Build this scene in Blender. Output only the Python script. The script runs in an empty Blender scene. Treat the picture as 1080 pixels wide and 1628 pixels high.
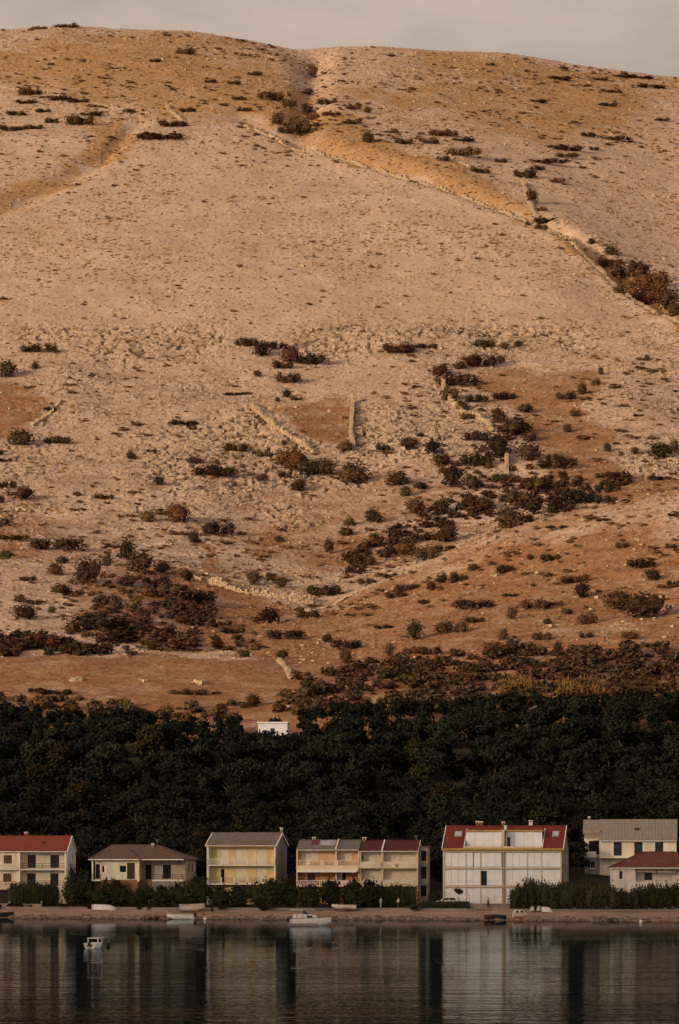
import bpy, math, random
import numpy as np
from math import radians, sin, cos, tan, pi
from mathutils import Vector

sc = bpy.context.scene
COL = sc.collection
rnd = random.Random(7)
RNG = np.random.default_rng(11)

# ---------------------------------------------------------------- camera, sky, sun
F = 6180.0            # focal length in photo pixels (photo 1080 wide)
CX, CY, CH = 540.0, 1370.0, 9.0     # principal column, horizon row, eye height above the water
cam = bpy.data.cameras.new('camera')
cam.sensor_fit = 'HORIZONTAL'; cam.sensor_width = 24.0
cam.lens = 24.0 * F / 1080.0
cam.shift_y = (CY - 814.0) / 1080.0
cam.clip_start = 1.0; cam.clip_end = 30000.0
cam_o = bpy.data.objects.new('camera', cam); COL.objects.link(cam_o)
cam_o.location = (0, 0, CH); cam_o.rotation_euler = (radians(90), 0, 0)
sc.camera = cam_o

SUN_AZ, SUN_EL = radians(52), radians(12)      # measured from straight behind the camera towards the left
sd = Vector((-sin(SUN_AZ) * cos(SUN_EL), -cos(SUN_AZ) * cos(SUN_EL), sin(SUN_EL)))
world = bpy.data.worlds.new('World'); sc.world = world; world.use_nodes = True
wn = world.node_tree; wn.nodes.clear()
def wnode(t, **k):
    n = wn.nodes.new(t)
    for a, b in k.items(): setattr(n, a, b)
    return n
sky = wnode('ShaderNodeTexSky', sky_type='NISHITA', sun_disc=False)
sky.sun_elevation = SUN_EL; sky.sun_rotation = math.atan2(sd.x, sd.y)
sky.air_density = 1.4; sky.dust_density = 7.0; sky.ozone_density = 1.0
tc = wnode('ShaderNodeTexCoord')
mp = wnode('ShaderNodeMapping'); mp.inputs['Scale'].default_value = (3.0, 3.0, 9.0); mp.inputs['Rotation'].default_value = (0.3, 0.5, 0.2)
nz = wnode('ShaderNodeTexNoise'); nz.inputs['Scale'].default_value = 4.0; nz.inputs['Detail'].default_value = 5; nz.inputs['Roughness'].default_value = 0.55
cr = wnode('ShaderNodeValToRGB')
cr.color_ramp.elements[0].position = 0.28; cr.color_ramp.elements[0].color = (3.6, 2.5, 2.25, 1)
cr.color_ramp.elements[1].position = 0.74; cr.color_ramp.elements[1].color = (8.2, 5.65, 4.3, 1)
mx = wnode('ShaderNodeMix', data_type='RGBA'); mx.inputs[0].default_value = 0.38
bg = wnode('ShaderNodeBackground'); bg.inputs['Strength'].default_value = 0.15
wo = wnode('ShaderNodeOutputWorld')
L = wn.links.new
L(tc.outputs['Generated'], mp.inputs['Vector']); L(mp.outputs[0], nz.inputs['Vector']); L(nz.outputs['Fac'], cr.inputs[0])
L(sky.outputs[0], mx.inputs[6]); L(cr.outputs[0], mx.inputs[7]); L(mx.outputs[2], bg.inputs['Color']); L(bg.outputs[0], wo.inputs[0])

sl = bpy.data.lights.new('sun', 'SUN'); sl.energy = 3.4; sl.angle = radians(3.0); sl.color = (1.0, 0.80, 0.60)
so = bpy.data.objects.new('sun', sl); COL.objects.link(so)
so.rotation_euler = sd.to_track_quat('Z', 'Y').to_euler(); so.location = (-600, -300, 500)

sc.view_settings.view_transform = 'Standard'; sc.view_settings.look = 'None'
sc.view_settings.exposure = 0.0; sc.view_settings.gamma = 1.0
sc.cycles.max_bounces = 6; sc.cycles.diffuse_bounces = 3; sc.cycles.glossy_bounces = 3
sc.cycles.transmission_bounces = 3; sc.cycles.sample_clamp_indirect = 4.0

# ---------------------------------------------------------------- helpers
def tag(o, label=None, cat=None, group=None, kind=None):
    if label: o['label'] = label
    if cat: o['category'] = cat
    if group: o['group'] = group
    if kind: o['kind'] = kind
    return o

def link(o, parent=None):
    COL.objects.link(o)
    if parent is not None: o.parent = parent
    return o

def empty(name, loc, rz=0.0, parent=None):
    o = bpy.data.objects.new(name, None); o.location = loc; o.rotation_euler = (0, 0, rz)
    o.empty_display_size = 0.5
    return link(o, parent)

def P(px, py, y):                      # point of the photo's pixel at depth y
    return Vector(((px - CX) * y / F, y, CH + (CY - py) * y / F))

# ---- materials
MATS = {}
def mat(name, col, rough=0.8, var=0.12, vscale=1.5, bump=0.0, bscale=8.0, spec=0.3, metal=0.0, col2=None, rand=0.0, detail=4, coords='Object', stretch=(1, 1, 1)):
    if name in MATS: return MATS[name]
    m = bpy.data.materials.new(name); m.use_nodes = True
    nt = m.node_tree; b = nt.nodes['Principled BSDF']
    b.inputs['Roughness'].default_value = rough; b.inputs['Metallic'].default_value = metal
    b.inputs['Specular IOR Level'].default_value = spec
    c = np.array(col); c2 = np.array(col2) if col2 is not None else c * (1 - 2.2 * var)
    tcn = nt.nodes.new('ShaderNodeTexCoord'); mpn = nt.nodes.new('ShaderNodeMapping')
    mpn.inputs['Scale'].default_value = stretch
    n = nt.nodes.new('ShaderNodeTexNoise'); n.inputs['Scale'].default_value = vscale; n.inputs['Detail'].default_value = detail
    n.inputs['Roughness'].default_value = 0.6
    r = nt.nodes.new('ShaderNodeValToRGB')
    r.color_ramp.elements[0].position = 0.3; r.color_ramp.elements[0].color = (*np.clip(c2, 0, 1), 1)
    r.color_ramp.elements[1].position = 0.7; r.color_ramp.elements[1].color = (*np.clip(c, 0, 1), 1)
    nt.links.new(tcn.outputs[coords], mpn.inputs[0]); nt.links.new(mpn.outputs[0], n.inputs['Vector']); nt.links.new(n.outputs['Fac'], r.inputs[0])
    src = r.outputs[0]
    if rand > 0:
        oi = nt.nodes.new('ShaderNodeObjectInfo'); h = nt.nodes.new('ShaderNodeHueSaturation')
        mr = nt.nodes.new('ShaderNodeMapRange'); mr.inputs['To Min'].default_value = 1 - rand; mr.inputs['To Max'].default_value = 1 + rand
        nt.links.new(oi.outputs['Random'], mr.inputs[0]); nt.links.new(mr.outputs[0], h.inputs['Value']); nt.links.new(src, h.inputs['Color'])
        mr2 = nt.nodes.new('ShaderNodeMapRange'); mr2.inputs['To Min'].default_value = 0.5 - rand * 0.07; mr2.inputs['To Max'].default_value = 0.5 + rand * 0.07
        mm = nt.nodes.new('ShaderNodeMath'); mm.operation = 'FRACT'; mk = nt.nodes.new('ShaderNodeMath'); mk.operation = 'MULTIPLY'; mk.inputs[1].default_value = 7.31
        nt.links.new(oi.outputs['Random'], mk.inputs[0]); nt.links.new(mk.outputs[0], mm.inputs[0]); nt.links.new(mm.outputs[0], mr2.inputs[0]); nt.links.new(mr2.outputs[0], h.inputs['Hue'])
        src = h.outputs[0]
    nt.links.new(src, b.inputs['Base Color'])
    if bump > 0:
        n2 = nt.nodes.new('ShaderNodeTexNoise'); n2.inputs['Scale'].default_value = bscale; n2.inputs['Detail'].default_value = 5
        bp = nt.nodes.new('ShaderNodeBump'); bp.inputs['Strength'].default_value = bump; bp.inputs['Distance'].default_value = 0.05
        nt.links.new(mpn.outputs[0], n2.inputs['Vector']); nt.links.new(n2.outputs['Fac'], bp.inputs['Height']); nt.links.new(bp.outputs[0], b.inputs['Normal'])
    MATS[name] = m
    return m

def tile_mat(name, col, col2, wear=(0.25, 0.22, 0.18), wearamt=0.25):
    """roof tiles: barrel rows run down the slope, courses run along it (local x = along the ridge)"""
    if name in MATS: return MATS[name]
    m = bpy.data.materials.new(name); m.use_nodes = True
    nt = m.node_tree; b = nt.nodes['Principled BSDF']; b.inputs['Roughness'].default_value = 0.85; b.inputs['Specular IOR Level'].default_value = 0.2
    t = nt.nodes.new('ShaderNodeTexCoord'); lk = nt.links.new
    sep = nt.nodes.new('ShaderNodeSeparateXYZ'); lk(t.outputs['Object'], sep.inputs[0])
    def wave(sock, freq):
        a = nt.nodes.new('ShaderNodeMath'); a.operation = 'MULTIPLY'; a.inputs[1].default_value = freq; lk(sock, a.inputs[0])
        s = nt.nodes.new('ShaderNodeMath'); s.operation = 'SINE'; lk(a.outputs[0], s.inputs[0]); return s.outputs[0]
    w1 = wave(sep.outputs['X'], 2 * pi / 0.24); w2 = wave(sep.outputs['Z'], 2 * pi / 0.16)
    ad = nt.nodes.new('ShaderNodeMath'); ad.operation = 'ADD'; lk(w1, ad.inputs[0]); lk(w2, ad.inputs[1])
    bp = nt.nodes.new('ShaderNodeBump'); bp.inputs['Strength'].default_value = 0.9; bp.inputs['Distance'].default_value = 0.04
    lk(ad.outputs[0], bp.inputs['Height']); lk(bp.outputs[0], b.inputs['Normal'])
    n = nt.nodes.new('ShaderNodeTexNoise'); n.inputs['Scale'].default_value = 3.0; n.inputs['Detail'].default_value = 6; n.inputs['Roughness'].default_value = 0.75
    lk(t.outputs['Object'], n.inputs['Vector'])
    r = nt.nodes.new('ShaderNodeValToRGB'); r.color_ramp.elements[0].position = 0.35; r.color_ramp.elements[0].color = (*col2, 1)
    r.color_ramp.elements[1].position = 0.65; r.color_ramp.elements[1].color = (*col, 1); lk(n.outputs['Fac'], r.inputs[0])
    n3 = nt.nodes.new('ShaderNodeTexNoise'); n3.inputs['Scale'].default_value = 0.8; n3.inputs['Detail'].default_value = 6; n3.inputs['Roughness'].default_value = 0.7
    lk(t.outputs['Object'], n3.inputs['Vector'])
    r3 = nt.nodes.new('ShaderNodeMapRange'); r3.inputs['From Min'].default_value = 0.52; r3.inputs['From Max'].default_value = 0.72; r3.inputs['To Max'].default_value = wearamt
    lk(n3.outputs['Fac'], r3.inputs[0])
    mi = nt.nodes.new('ShaderNodeMix'); mi.data_type = 'RGBA'; lk(r3.outputs[0], mi.inputs[0]); lk(r.outputs[0], mi.inputs[6]); mi.inputs[7].default_value = (*wear, 1)
    lk(mi.outputs[2], b.inputs['Base Color'])
    MATS[name] = m
    return m

# ---- mesh builder
class MB:
    def __init__(s): s.v = []; s.f = []
    def quad(s, a, b, c, d):
        n = len(s.v); s.v += [tuple(a), tuple(b), tuple(c), tuple(d)]; s.f.append((n, n + 1, n + 2, n + 3)); return s
    def tri(s, a, b, c):
        n = len(s.v); s.v += [tuple(a), tuple(b), tuple(c)]; s.f.append((n, n + 1, n + 2)); return s
    def box(s, x0, x1, y0, y1, z0, z1):
        n = len(s.v)
        s.v += [(x0, y0, z0), (x1, y0, z0), (x1, y1, z0), (x0, y1, z0), (x0, y0, z1), (x1, y0, z1), (x1, y1, z1), (x0, y1, z1)]
        s.f += [(n, n + 3, n + 2, n + 1), (n + 4, n + 5, n + 6, n + 7), (n, n + 1, n + 5, n + 4), (n + 1, n + 2, n + 6, n + 5), (n + 2, n + 3, n + 7, n + 6), (n + 3, n, n + 4, n + 7)]
        return s
    def hexa(s, p):                  # 8 points: bottom ring then top ring
        n = len(s.v); s.v += [tuple(q) for q in p]
        s.f += [(n, n + 3, n + 2, n + 1), (n + 4, n + 5, n + 6, n + 7), (n, n + 1, n + 5, n + 4), (n + 1, n + 2, n + 6, n + 5), (n + 2, n + 3, n + 7, n + 6), (n + 3, n, n + 4, n + 7)]
        return s
    def tube(s, pts, rad, seg=6):
        pts = [Vector(p) for p in pts]
        if not hasattr(rad, '__len__'): rad = [rad] * len(pts)
        base = len(s.v)
        for i, p in enumerate(pts):
            d = (pts[min(i + 1, len(pts) - 1)] - pts[max(i - 1, 0)]).normalized()
            a = d.cross(Vector((0, 0, 1)))
            if a.length < 1e-3: a = Vector((1, 0, 0))
            a.normalize(); b = d.cross(a)
            for k in range(seg):
                t = 2 * pi * k / seg
                s.v.append(tuple(p + rad[i] * (a * cos(t) + b * sin(t))))
        for i in range(len(pts) - 1):
            for k in range(seg):
                k2 = (k + 1) % seg
                s.f.append((base + i * seg + k, base + i * seg + k2, base + (i + 1) * seg + k2, base + (i + 1) * seg + k))
        s.f.append(tuple(base + k for k in range(seg))[::-1])
        s.f.append(tuple(base + (len(pts) - 1) * seg + k for k in range(seg)))
        return s
    def loft(s, rings, cap=True):
        n0 = len(s.v); m = len(rings[0])
        for r in rings: s.v += [tuple(p) for p in r]
        for i in range(len(rings) - 1):
            for k in range(m - 1):
                a = n0 + i * m + k; s.f.append((a, a + 1, a + m + 1, a + m))
        if cap:
            s.f.append(tuple(range(n0, n0 + m))); s.f.append(tuple(range(n0 + (len(rings) - 1) * m, n0 + len(rings) * m)))
        return s
    def mesh(s, name, m, smooth=False):
        me = bpy.data.meshes.new(name); me.from_pydata(s.v, [], s.f); me.materials.append(m)
        if smooth: me.polygons.foreach_set('use_smooth', [True] * len(me.polygons))
        me.update(); return me
    def build(s, name, m, parent=None, smooth=False):
        o = bpy.data.objects.new(name, s.mesh(name, m, smooth)); return link(o, parent)

def np_mesh(name, v, f, m, smooth=False):
    """fast mesh from arrays; f is (n,3) or (n,4)"""
    me = bpy.data.meshes.new(name); k = f.shape[1]
    me.vertices.add(len(v)); me.vertices.foreach_set('co', np.ascontiguousarray(v, dtype=np.float32).ravel())
    me.loops.add(f.size); me.loops.foreach_set('vertex_index', np.ascontiguousarray(f, dtype=np.int32).ravel())
    me.polygons.add(len(f)); me.polygons.foreach_set('loop_start', np.arange(0, f.size, k, dtype=np.int32))
    me.polygons.foreach_set('use_smooth', np.full(len(f), smooth))
    me.update(calc_edges=True); me.materials.append(m)
    return me

# ---- numpy noise
def _h(ix, iy, s):
    n = (ix.astype(np.int64) * 374761393 + iy.astype(np.int64) * 668265263 + s * 2147483647) & 0xffffffff
    n = ((n ^ (n >> 13)) * 1274126177) & 0xffffffff
    return ((n ^ (n >> 16)) & 0xffffff) / float(0xffffff)
def vnoise(x, y, s=0):
    ix = np.floor(x); iy = np.floor(y); fx = x - ix; fy = y - iy
    fx = fx * fx * fx * (fx * (fx * 6 - 15) + 10); fy = fy * fy * fy * (fy * (fy * 6 - 15) + 10)
    a = _h(ix, iy, s); b = _h(ix + 1, iy, s); c = _h(ix, iy + 1, s); d = _h(ix + 1, iy + 1, s)
    return (a * (1 - fx) + b * fx) * (1 - fy) + (c * (1 - fx) + d * fx) * fy
def fbm(x, y, o=4, s=0, g=0.5):
    t = 0; a = 1; w = 0
    for i in range(o):
        t = t + a * vnoise(x * 2 ** i + 17.3 * i, y * 2 ** i - 9.1 * i, s + i); w += a; a *= g
    return t / w                       # 0..1
def worley(x, y, s=0):
    ix = np.floor(x); iy = np.floor(y); f1 = np.full_like(x, 9.0); f2 = np.full_like(x, 9.0); cid = np.zeros_like(x)
    for dx in (-1, 0, 1):
        for dy in (-1, 0, 1):
            jx = ix + dx; jy = iy + dy
            px = jx + _h(jx, jy, s + 3); py = jy + _h(jx, jy, s + 5)
            d = np.hypot(px - x, py - y); c = _h(jx, jy, s + 9)
            n1 = d < f1
            f2 = np.where(n1, f1, np.minimum(f2, d)); cid = np.where(n1, c, cid); f1 = np.where(n1, d, f1)
    return f1, f2, cid
def smooth(a, b, x):
    t = np.clip((x - a) / (b - a), 0, 1); return t * t * (3 - 2 * t)

# ---------------------------------------------------------------- the land: one height field from the shore to beyond the ridge
def shore(x):                          # depth of the waterline
    return 603.0 - 0.33 * np.clip(x, -220, 220) + 1.6 * np.sin(x * 0.11 + 0.6) + 1.1 * np.sin(x * 0.29) + 0.7 * np.sin(x * 0.83 + 1.0) + np.clip(np.abs(x) - 220, 0, None) * 0.0
NEARQ = [-30, -6, 0, 6, 12, 16, 18.5, 21, 24, 40, 55, 100]
NEARZ = [-2.5, -0.5, 0.0, 0.42, 0.92, 1.3, 1.45, 1.9, 2.0, 2.6, 4.6, 12.5]

TU = np.array([0, 180, 360, 540, 720, 900, 1080.])
TAB = [
 (640, 1430, 1430, 1430, 1430, 1430, 1430, 1430),
 (700, 1330, 1330, 1330, 1330, 1330, 1330, 1330),
 (760, 1228, 1228, 1228, 1226, 1224, 1220, 1220),
 (800, 1156, 1156, 1160, 1152, 1146, 1142, 1140),
 (830, 1100, 1102, 1112, 1106, 1100, 1098, 1096),
 (862, 1042, 1042, 1046, 1066, 1062, 1060, 1058),
 (886, 1046, 1050, 1044, 1046, 1032, 1026, 1020),
 (930, 975, 985, 1018, 1006, 985, 968, 955),
 (970, 930, 932, 968, 974, 932, 893, 868),
 (1000, 896, 902, 936, 948, 888, 826, 790),
 (1020, 882, 888, 918, 934, 872, 808, 771),
 (1045, 864, 872, 896, 920, 908, 866, 838),
 (1075, 832, 838, 858, 878, 866, 836, 814),
 (1110, 786, 792, 804, 818, 806, 786, 768),
 (1180, 690, 692, 696, 702, 698, 692, 686),
 (1240, 602, 603, 605, 608, 606, 603, 600),
 (1280, 540, 540, 540, 542, 541, 540, 538),
 (1300, 508, 508, 508, 508, 508, 507, 512),
 (1350, 438, 438, 438, 438, 438, 436, 486),
 (1400, 372, 372, 372, 372, 372, 376, 432),
 (1450, 312, 312, 312, 312, 312, 342, 385),
 (1540, 214, 212, 212, 224, 236, 262, 296),
 (1700, 84, 82, 92, 108, 122, 146, 176),
 (1780, 47, 43, 54, 74, 82, 98, 122),
 (1850, 62, 60, 72, 92, 100, 116, 140),
 (2000, 150, 150, 160, 180, 190, 200, 220),
 (2400, 600, 600, 600, 600, 600, 600, 600),
]
TY = np.array([t[0] for t in TAB], float); TR = np.array([t[1:] for t in TAB], float)
CU = np.arange(-1500, 2601, 15.0); CYY = np.arange(600, 2401, 1.0)
def _gauss(a, s, ax):
    r = int(3 * s); k = np.exp(-0.5 * (np.arange(-r, r + 1) / s) ** 2); k /= k.sum()
    pad = [(0, 0), (0, 0)]; pad[ax] = (r, r); b = np.pad(a, pad, mode='edge')
    return np.apply_along_axis(lambda v: np.convolve(v, k, 'valid'), ax, b)
_t = np.array([np.interp(CYY, TY, TR[:, j]) for j in range(7)]).T
_t = np.array([np.interp(CU, TU, _t[i]) for i in range(len(CYY))])
ROWS = _gauss(_gauss(_t, 7.0, 0), 2.6, 1)
# the gully that cuts behind the dome, from upper centre to the right edge (column -> depth)
GU = [380, 430, 540, 640, 740, 850, 900, 950, 1010, 1080, 1200]
GY = [1560, 1540, 1508, 1482, 1452, 1418, 1398, 1372, 1338, 1300, 1240]
def gully_y(u): return np.interp(u, GU, GY)
SKU = [-100, 0, 50, 100, 200, 300, 350, 400, 440, 470, 520, 600, 700, 800, 850, 900, 1000, 1080, 1200]
SKV = [52, 46, 43, 39, 43, 47, 53, 62, 70, 76, 74, 73, 79, 83, 90, 98, 112, 122, 138]
def table_row(u, y):
    fu = np.clip((u - CU[0]) / 15.0, 0, len(CU) - 1.001); fy = np.clip(y - CYY[0], 0, len(CYY) - 1.001)
    i = fu.astype(int); j = fy.astype(int); a = fu - i; b = fy - j
    return (ROWS[j, i] * (1 - a) + ROWS[j, i + 1] * a) * (1 - b) + (ROWS[j + 1, i] * (1 - a) + ROWS[j + 1, i + 1] * a) * b
def ground(u, y, fine=True):
    """height above the water at photo column u and depth y (arrays)"""
    u = np.asarray(u, float); y = np.asarray(y, float)
    x = (u - CX) * y / F
    z = CH + (CY - table_row(u, y)) * y / F
    q = y - shore(x)
    zn = np.interp(q, NEARQ, NEARZ)
    w = smooth(690, 745, y); z = zn * (1 - w) + z * w
    # gully
    gw = smooth(330, 520, u)
    g = (y - gully_y(u))
    z = z - gw * 7.5 * np.exp(-((g - 17) / 13.0) ** 2) + gw * 1.6 * np.exp(-((g + 6) / 12.0) ** 2)
    # left strip hollow
    gl = y - np.interp(u, [-200, 0, 100, 160, 220], [1420, 1438, 1478, 1505, 1560])
    z = z - smooth(260, 160, u) * 3.0 * np.exp(-(gl / 14.0) ** 2)
    # the ridge's own outline, and the draw that runs down from its dip
    z = z - smooth(1600, 1770, y) * (np.interp(u, SKU, SKV) - np.interp(u, TU, TR[23])) * y / F * 1.15
    dr = np.interp(y, [1480, 1560, 1640, 1780], [470, 478, 492, 505])
    z = z - 5.0 * np.exp(-((u - dr) / 26.0) ** 2) * smooth(1500, 1560, y) * smooth(1790, 1740, y)
    hill = smooth(805, 900, y)
    z = z + hill * (3.4 * (fbm(x / 75, y / 75, 3, 1) - 0.5) + 1.5 * (fbm(x / 22, y / 26, 3, 5) - 0.5)) * (1 - 0.75 * smooth(1690, 1760, y))
    z = z + smooth(650, 700, y) * 0.5 * (fbm(x / 9, y / 9, 2, 8) - 0.5)
    if fine:
        v = CY - F * (z - CH) / y
        crag = crag_mask(u, v, y)
        # blocky limestone: cells stand at uneven height with open joints between
        wx = x + 3.2 * (fbm(x / 4, y / 4, 3, 31) - 0.5); wy = y + 4.0 * (fbm(x / 4, y / 4, 3, 32) - 0.5)
        f1, f2, cid = worley(wx / 3.6 + wy / 14, wy / 5.5, 40)
        blk = (cid - 0.5) * 0.7 - 1.3 * smooth(0.16, 0.0, f2 - f1)
        f1b, f2b, cidb = worley(x / 1.1, y / 1.3, 50)
        blk2 = (cidb - 0.5) * 0.5 - 0.3 * smooth(0.2, 0.0, f2b - f1b)
        hi = smooth(905, 960, y)
        z = z + hill * (crag * blk + (0.08 + 0.55 * crag) * blk2 * (0.35 + 0.65 * hi)) + hill * 0.22 * (fbm(x / 1.5, y / 1.5, 2, 60) - 0.5)
        st = vnoise(x / 0.9, y / 0.9, 70)
        z = z + hill * smooth(0.74, 0.95, st) * 0.5 * (0.35 + 0.65 * fbm(x / 30, y / 30, 2, 71))
    return z
def crag_mask(u, v, y):
    def bump(a, b, c, d): return smooth(a, b, v) * smooth(d, c, v)
    m = 0.75 * bump(505, 530, 560, 600)                    # broken lip of the dome
    m = np.maximum(m, (0.35 + 0.65 * smooth(580, 720, v)) * bump(575, 620, 850, 920) * (0.5 + 0.5 * smooth(200, 420, u)))
    m = np.maximum(m, 0.8 * bump(780, 800, 900, 960) * smooth(350, 450, u) * smooth(800, 700, u))
    m = np.maximum(m, 0.35 * smooth(250, 150, v) * fbm(u / 90, v / 60, 2, 77))
    m = np.maximum(m, 0.4 * bump(900, 930, 1000, 1040) * smooth(260, 180, u))
    x = (u - CX) * y / F
    m = m * (0.12 + 0.95 * smooth(0.42, 0.66, fbm(x / 24, y / 30, 4, 78)))
    # meadows are smooth
    m = m * (1 - 0.85 * grass_zone(u, v))
    m = m * (1 - smooth(1045, 1020, y) * smooth(560, 640, u) * 0.8)
    return m

def poly_mask(u, v, poly, soft):
    n = len(poly); ins = np.zeros(u.shape, bool); d = np.full(u.shape, 1e9)
    for i in range(n):
        x0, y0 = poly[i]; x1, y1 = poly[(i + 1) % n]
        c = ((y0 > v) != (y1 > v)) & (u < (x1 - x0) * (v - y0) / ((y1 - y0) or 1e-9) + x0)
        ins ^= c
        dx, dy = x1 - x0, y1 - y0; t = np.clip(((u - x0) * dx + (v - y0) * dy) / (dx * dx + dy * dy + 1e-9), 0, 1)
        d = np.minimum(d, np.hypot(u - x0 - t * dx, v - y0 - t * dy))
    return smooth(-soft, soft, np.where(ins, d, -d))
GRASS = [  # (strength, softness, outline of the meadow)
 (0.95, 12, [(130, 195), (215, 190), (212, 225), (170, 262), (135, 265), (140, 230)]),
 (0.75, 14, [(60, 275), (140, 262), (125, 292), (50, 330), (-60, 355), (-60, 318)]),
 (1.0, 9, [(500, 188), (560, 192), (640, 236), (720, 262), (790, 296), (842, 335), (848, 352), (780, 332), (700, 302), (600, 268), (530, 252), (470, 228)]),
 (0.9, 10, [(850, 352), (900, 372), (960, 402), (1010, 440), (1100, 500), (1100, 540), (1040, 500), (980, 450), (930, 405), (870, 372)]),
 (0.95, 12, [(-60, 600), (55, 612), (84, 640), (60, 672), (20, 694), (-60, 694)]),
 (0.85, 10, [(430, 645), (500, 632), (562, 636), (560, 706), (505, 706), (455, 675)]),
 (0.78, 18, [(735, 602), (765, 588), (955, 582), (975, 600), (930, 640), (985, 690), (985, 755), (1075, 770), (960, 802), (880, 765), (850, 705), (795, 650)]),
 (0.78, 34, [(470, 1005), (620, 950), (800, 890), (960, 856), (1140, 836), (1140, 1050), (560, 1075), (400, 1050)]),
 (1.0, 8, [(-60, 1038), (250, 1042), (450, 1056), (480, 1090), (420, 1150), (-60, 1150)]),
 (0.9, 16, [(300, 995), (400, 985), (470, 985), (480, 1015), (400, 1035), (300, 1030)]),
 (0.9, 8, [(300, 845), (322, 850), (350, 895), (350, 915), (325, 912), (310, 880)]),
 (0.55, 25, [(-60, 850), (160, 846), (210, 880), (130, 900), (-60, 896)]),
 (0.7, 20, [(110, 900), (260, 905), (430, 965), (300, 1030), (120, 1010)]),
 (0.8, 14, [(460, 1040), (1140, 1030), (1140, 1130), (460, 1130)]),
 (0.75, 40, [(-60, 70), (250, 80), (420, 130), (480, 190), (300, 200), (0, 150)]),
 (0.75, 40, [(620, 110), (820, 100), (1010, 140), (1000, 200), (880, 235), (760, 215), (640, 170)]),
 (0.5, 14, [(398, 880), (440, 835), (425, 890)]),
]
_gz = {}
def grass_zone(u, v):
    m = np.zeros(u.shape)
    for s, soft, poly in GRASS: m = np.maximum(m, s * poly_mask(u, v, poly, soft))
    return m

def pick(px, py, ymin=655.0, ymax=1790.0):
    """first point of the land that the pixel's sight line meets"""
    if not hasattr(pick, 'tab'):
        pick.us = np.arange(-120, 1201, 5.0); pick.ys = np.arange(655, 1790, 1.0)
        U, Y = np.meshgrid(pick.us, pick.ys); pick.tab = ground(U, Y, False); pick.row = CY - F * (pick.tab - CH) / Y
    i = int(np.clip((px - pick.us[0]) / 5.0, 0, len(pick.us) - 1)); r = pick.row[:, i]; ok = (r <= py) & (pick.ys >= ymin)
    j = int(np.argmax(ok)) if ok.any() else len(r) - 1
    y = float(pick.ys[j])
    if j > 0 and abs(r[j - 1] - r[j]) < 12 and r[j] != r[j - 1]: y -= float((py - r[j]) / (r[j - 1] - r[j]))
    return Vector(((px - CX) * y / F, y, gz((px - CX) * y / F, y)))
def gz(x, y):
    return float(ground(np.array([CX + F * x / y]), np.array([float(y)]), False)[0])

# ---- terrain sheet
us = np.unique(np.concatenate([np.linspace(-1500, -100, 40), np.arange(-100, 1181, 4.0), np.linspace(1180, 2600, 40)]))
ys = np.concatenate([np.arange(612, 800, 2.0), np.arange(800, 1000, 0.8), np.arange(1000, 1310, 0.75), np.arange(1310, 1800, 1.05), np.arange(1800, 1900, 8), np.arange(1900, 2400, 50)])
U, Y = np.meshgrid(us, ys)
Z = ground(U, Y, True)
X = (U - CX) * Y / F
qsh = Y - shore(X)
Z = np.where(Y < 700, np.where(qsh < 15.0, -1.5, Z), Z)      # under the beach the sheet drops away
V = CY - F * (Z - CH) / Y
nu, ny = len(us), len(ys)
idx = np.arange(nu * ny).reshape(ny, nu)
faces = np.stack([idx[:-1, :-1], idx[:-1, 1:], idx[1:, 1:], idx[1:, :-1]], -1).reshape(-1, 4)
verts = np.stack([X, Y, Z], -1).reshape(-1, 3)
Vs = CY - F * (ground(U, Y, False) - CH) / Y
ger = grass_zone(U + 60 * (fbm(X / 14, Y / 14, 3, 90) - 0.5), Vs + 30 * (fbm(X / 14, Y / 14, 3, 95) - 0.5))
broad = smooth(0.38, 0.62, fbm(X / 55, Y / 60, 4, 98))
ger = ger + (0.14 + 0.42 * smooth(330, 120, Vs) + 0.50 * smooth(640, 900, Vs)) * broad
ger = np.clip(ger + 0.65 * (fbm(X / 13, Y / 15, 5, 97, 0.6) - 0.5), 0, 1)
ger = np.where(Vs > 1128, np.maximum(ger, 0.85), ger)
litter = smooth(800, 780, Y)

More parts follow.
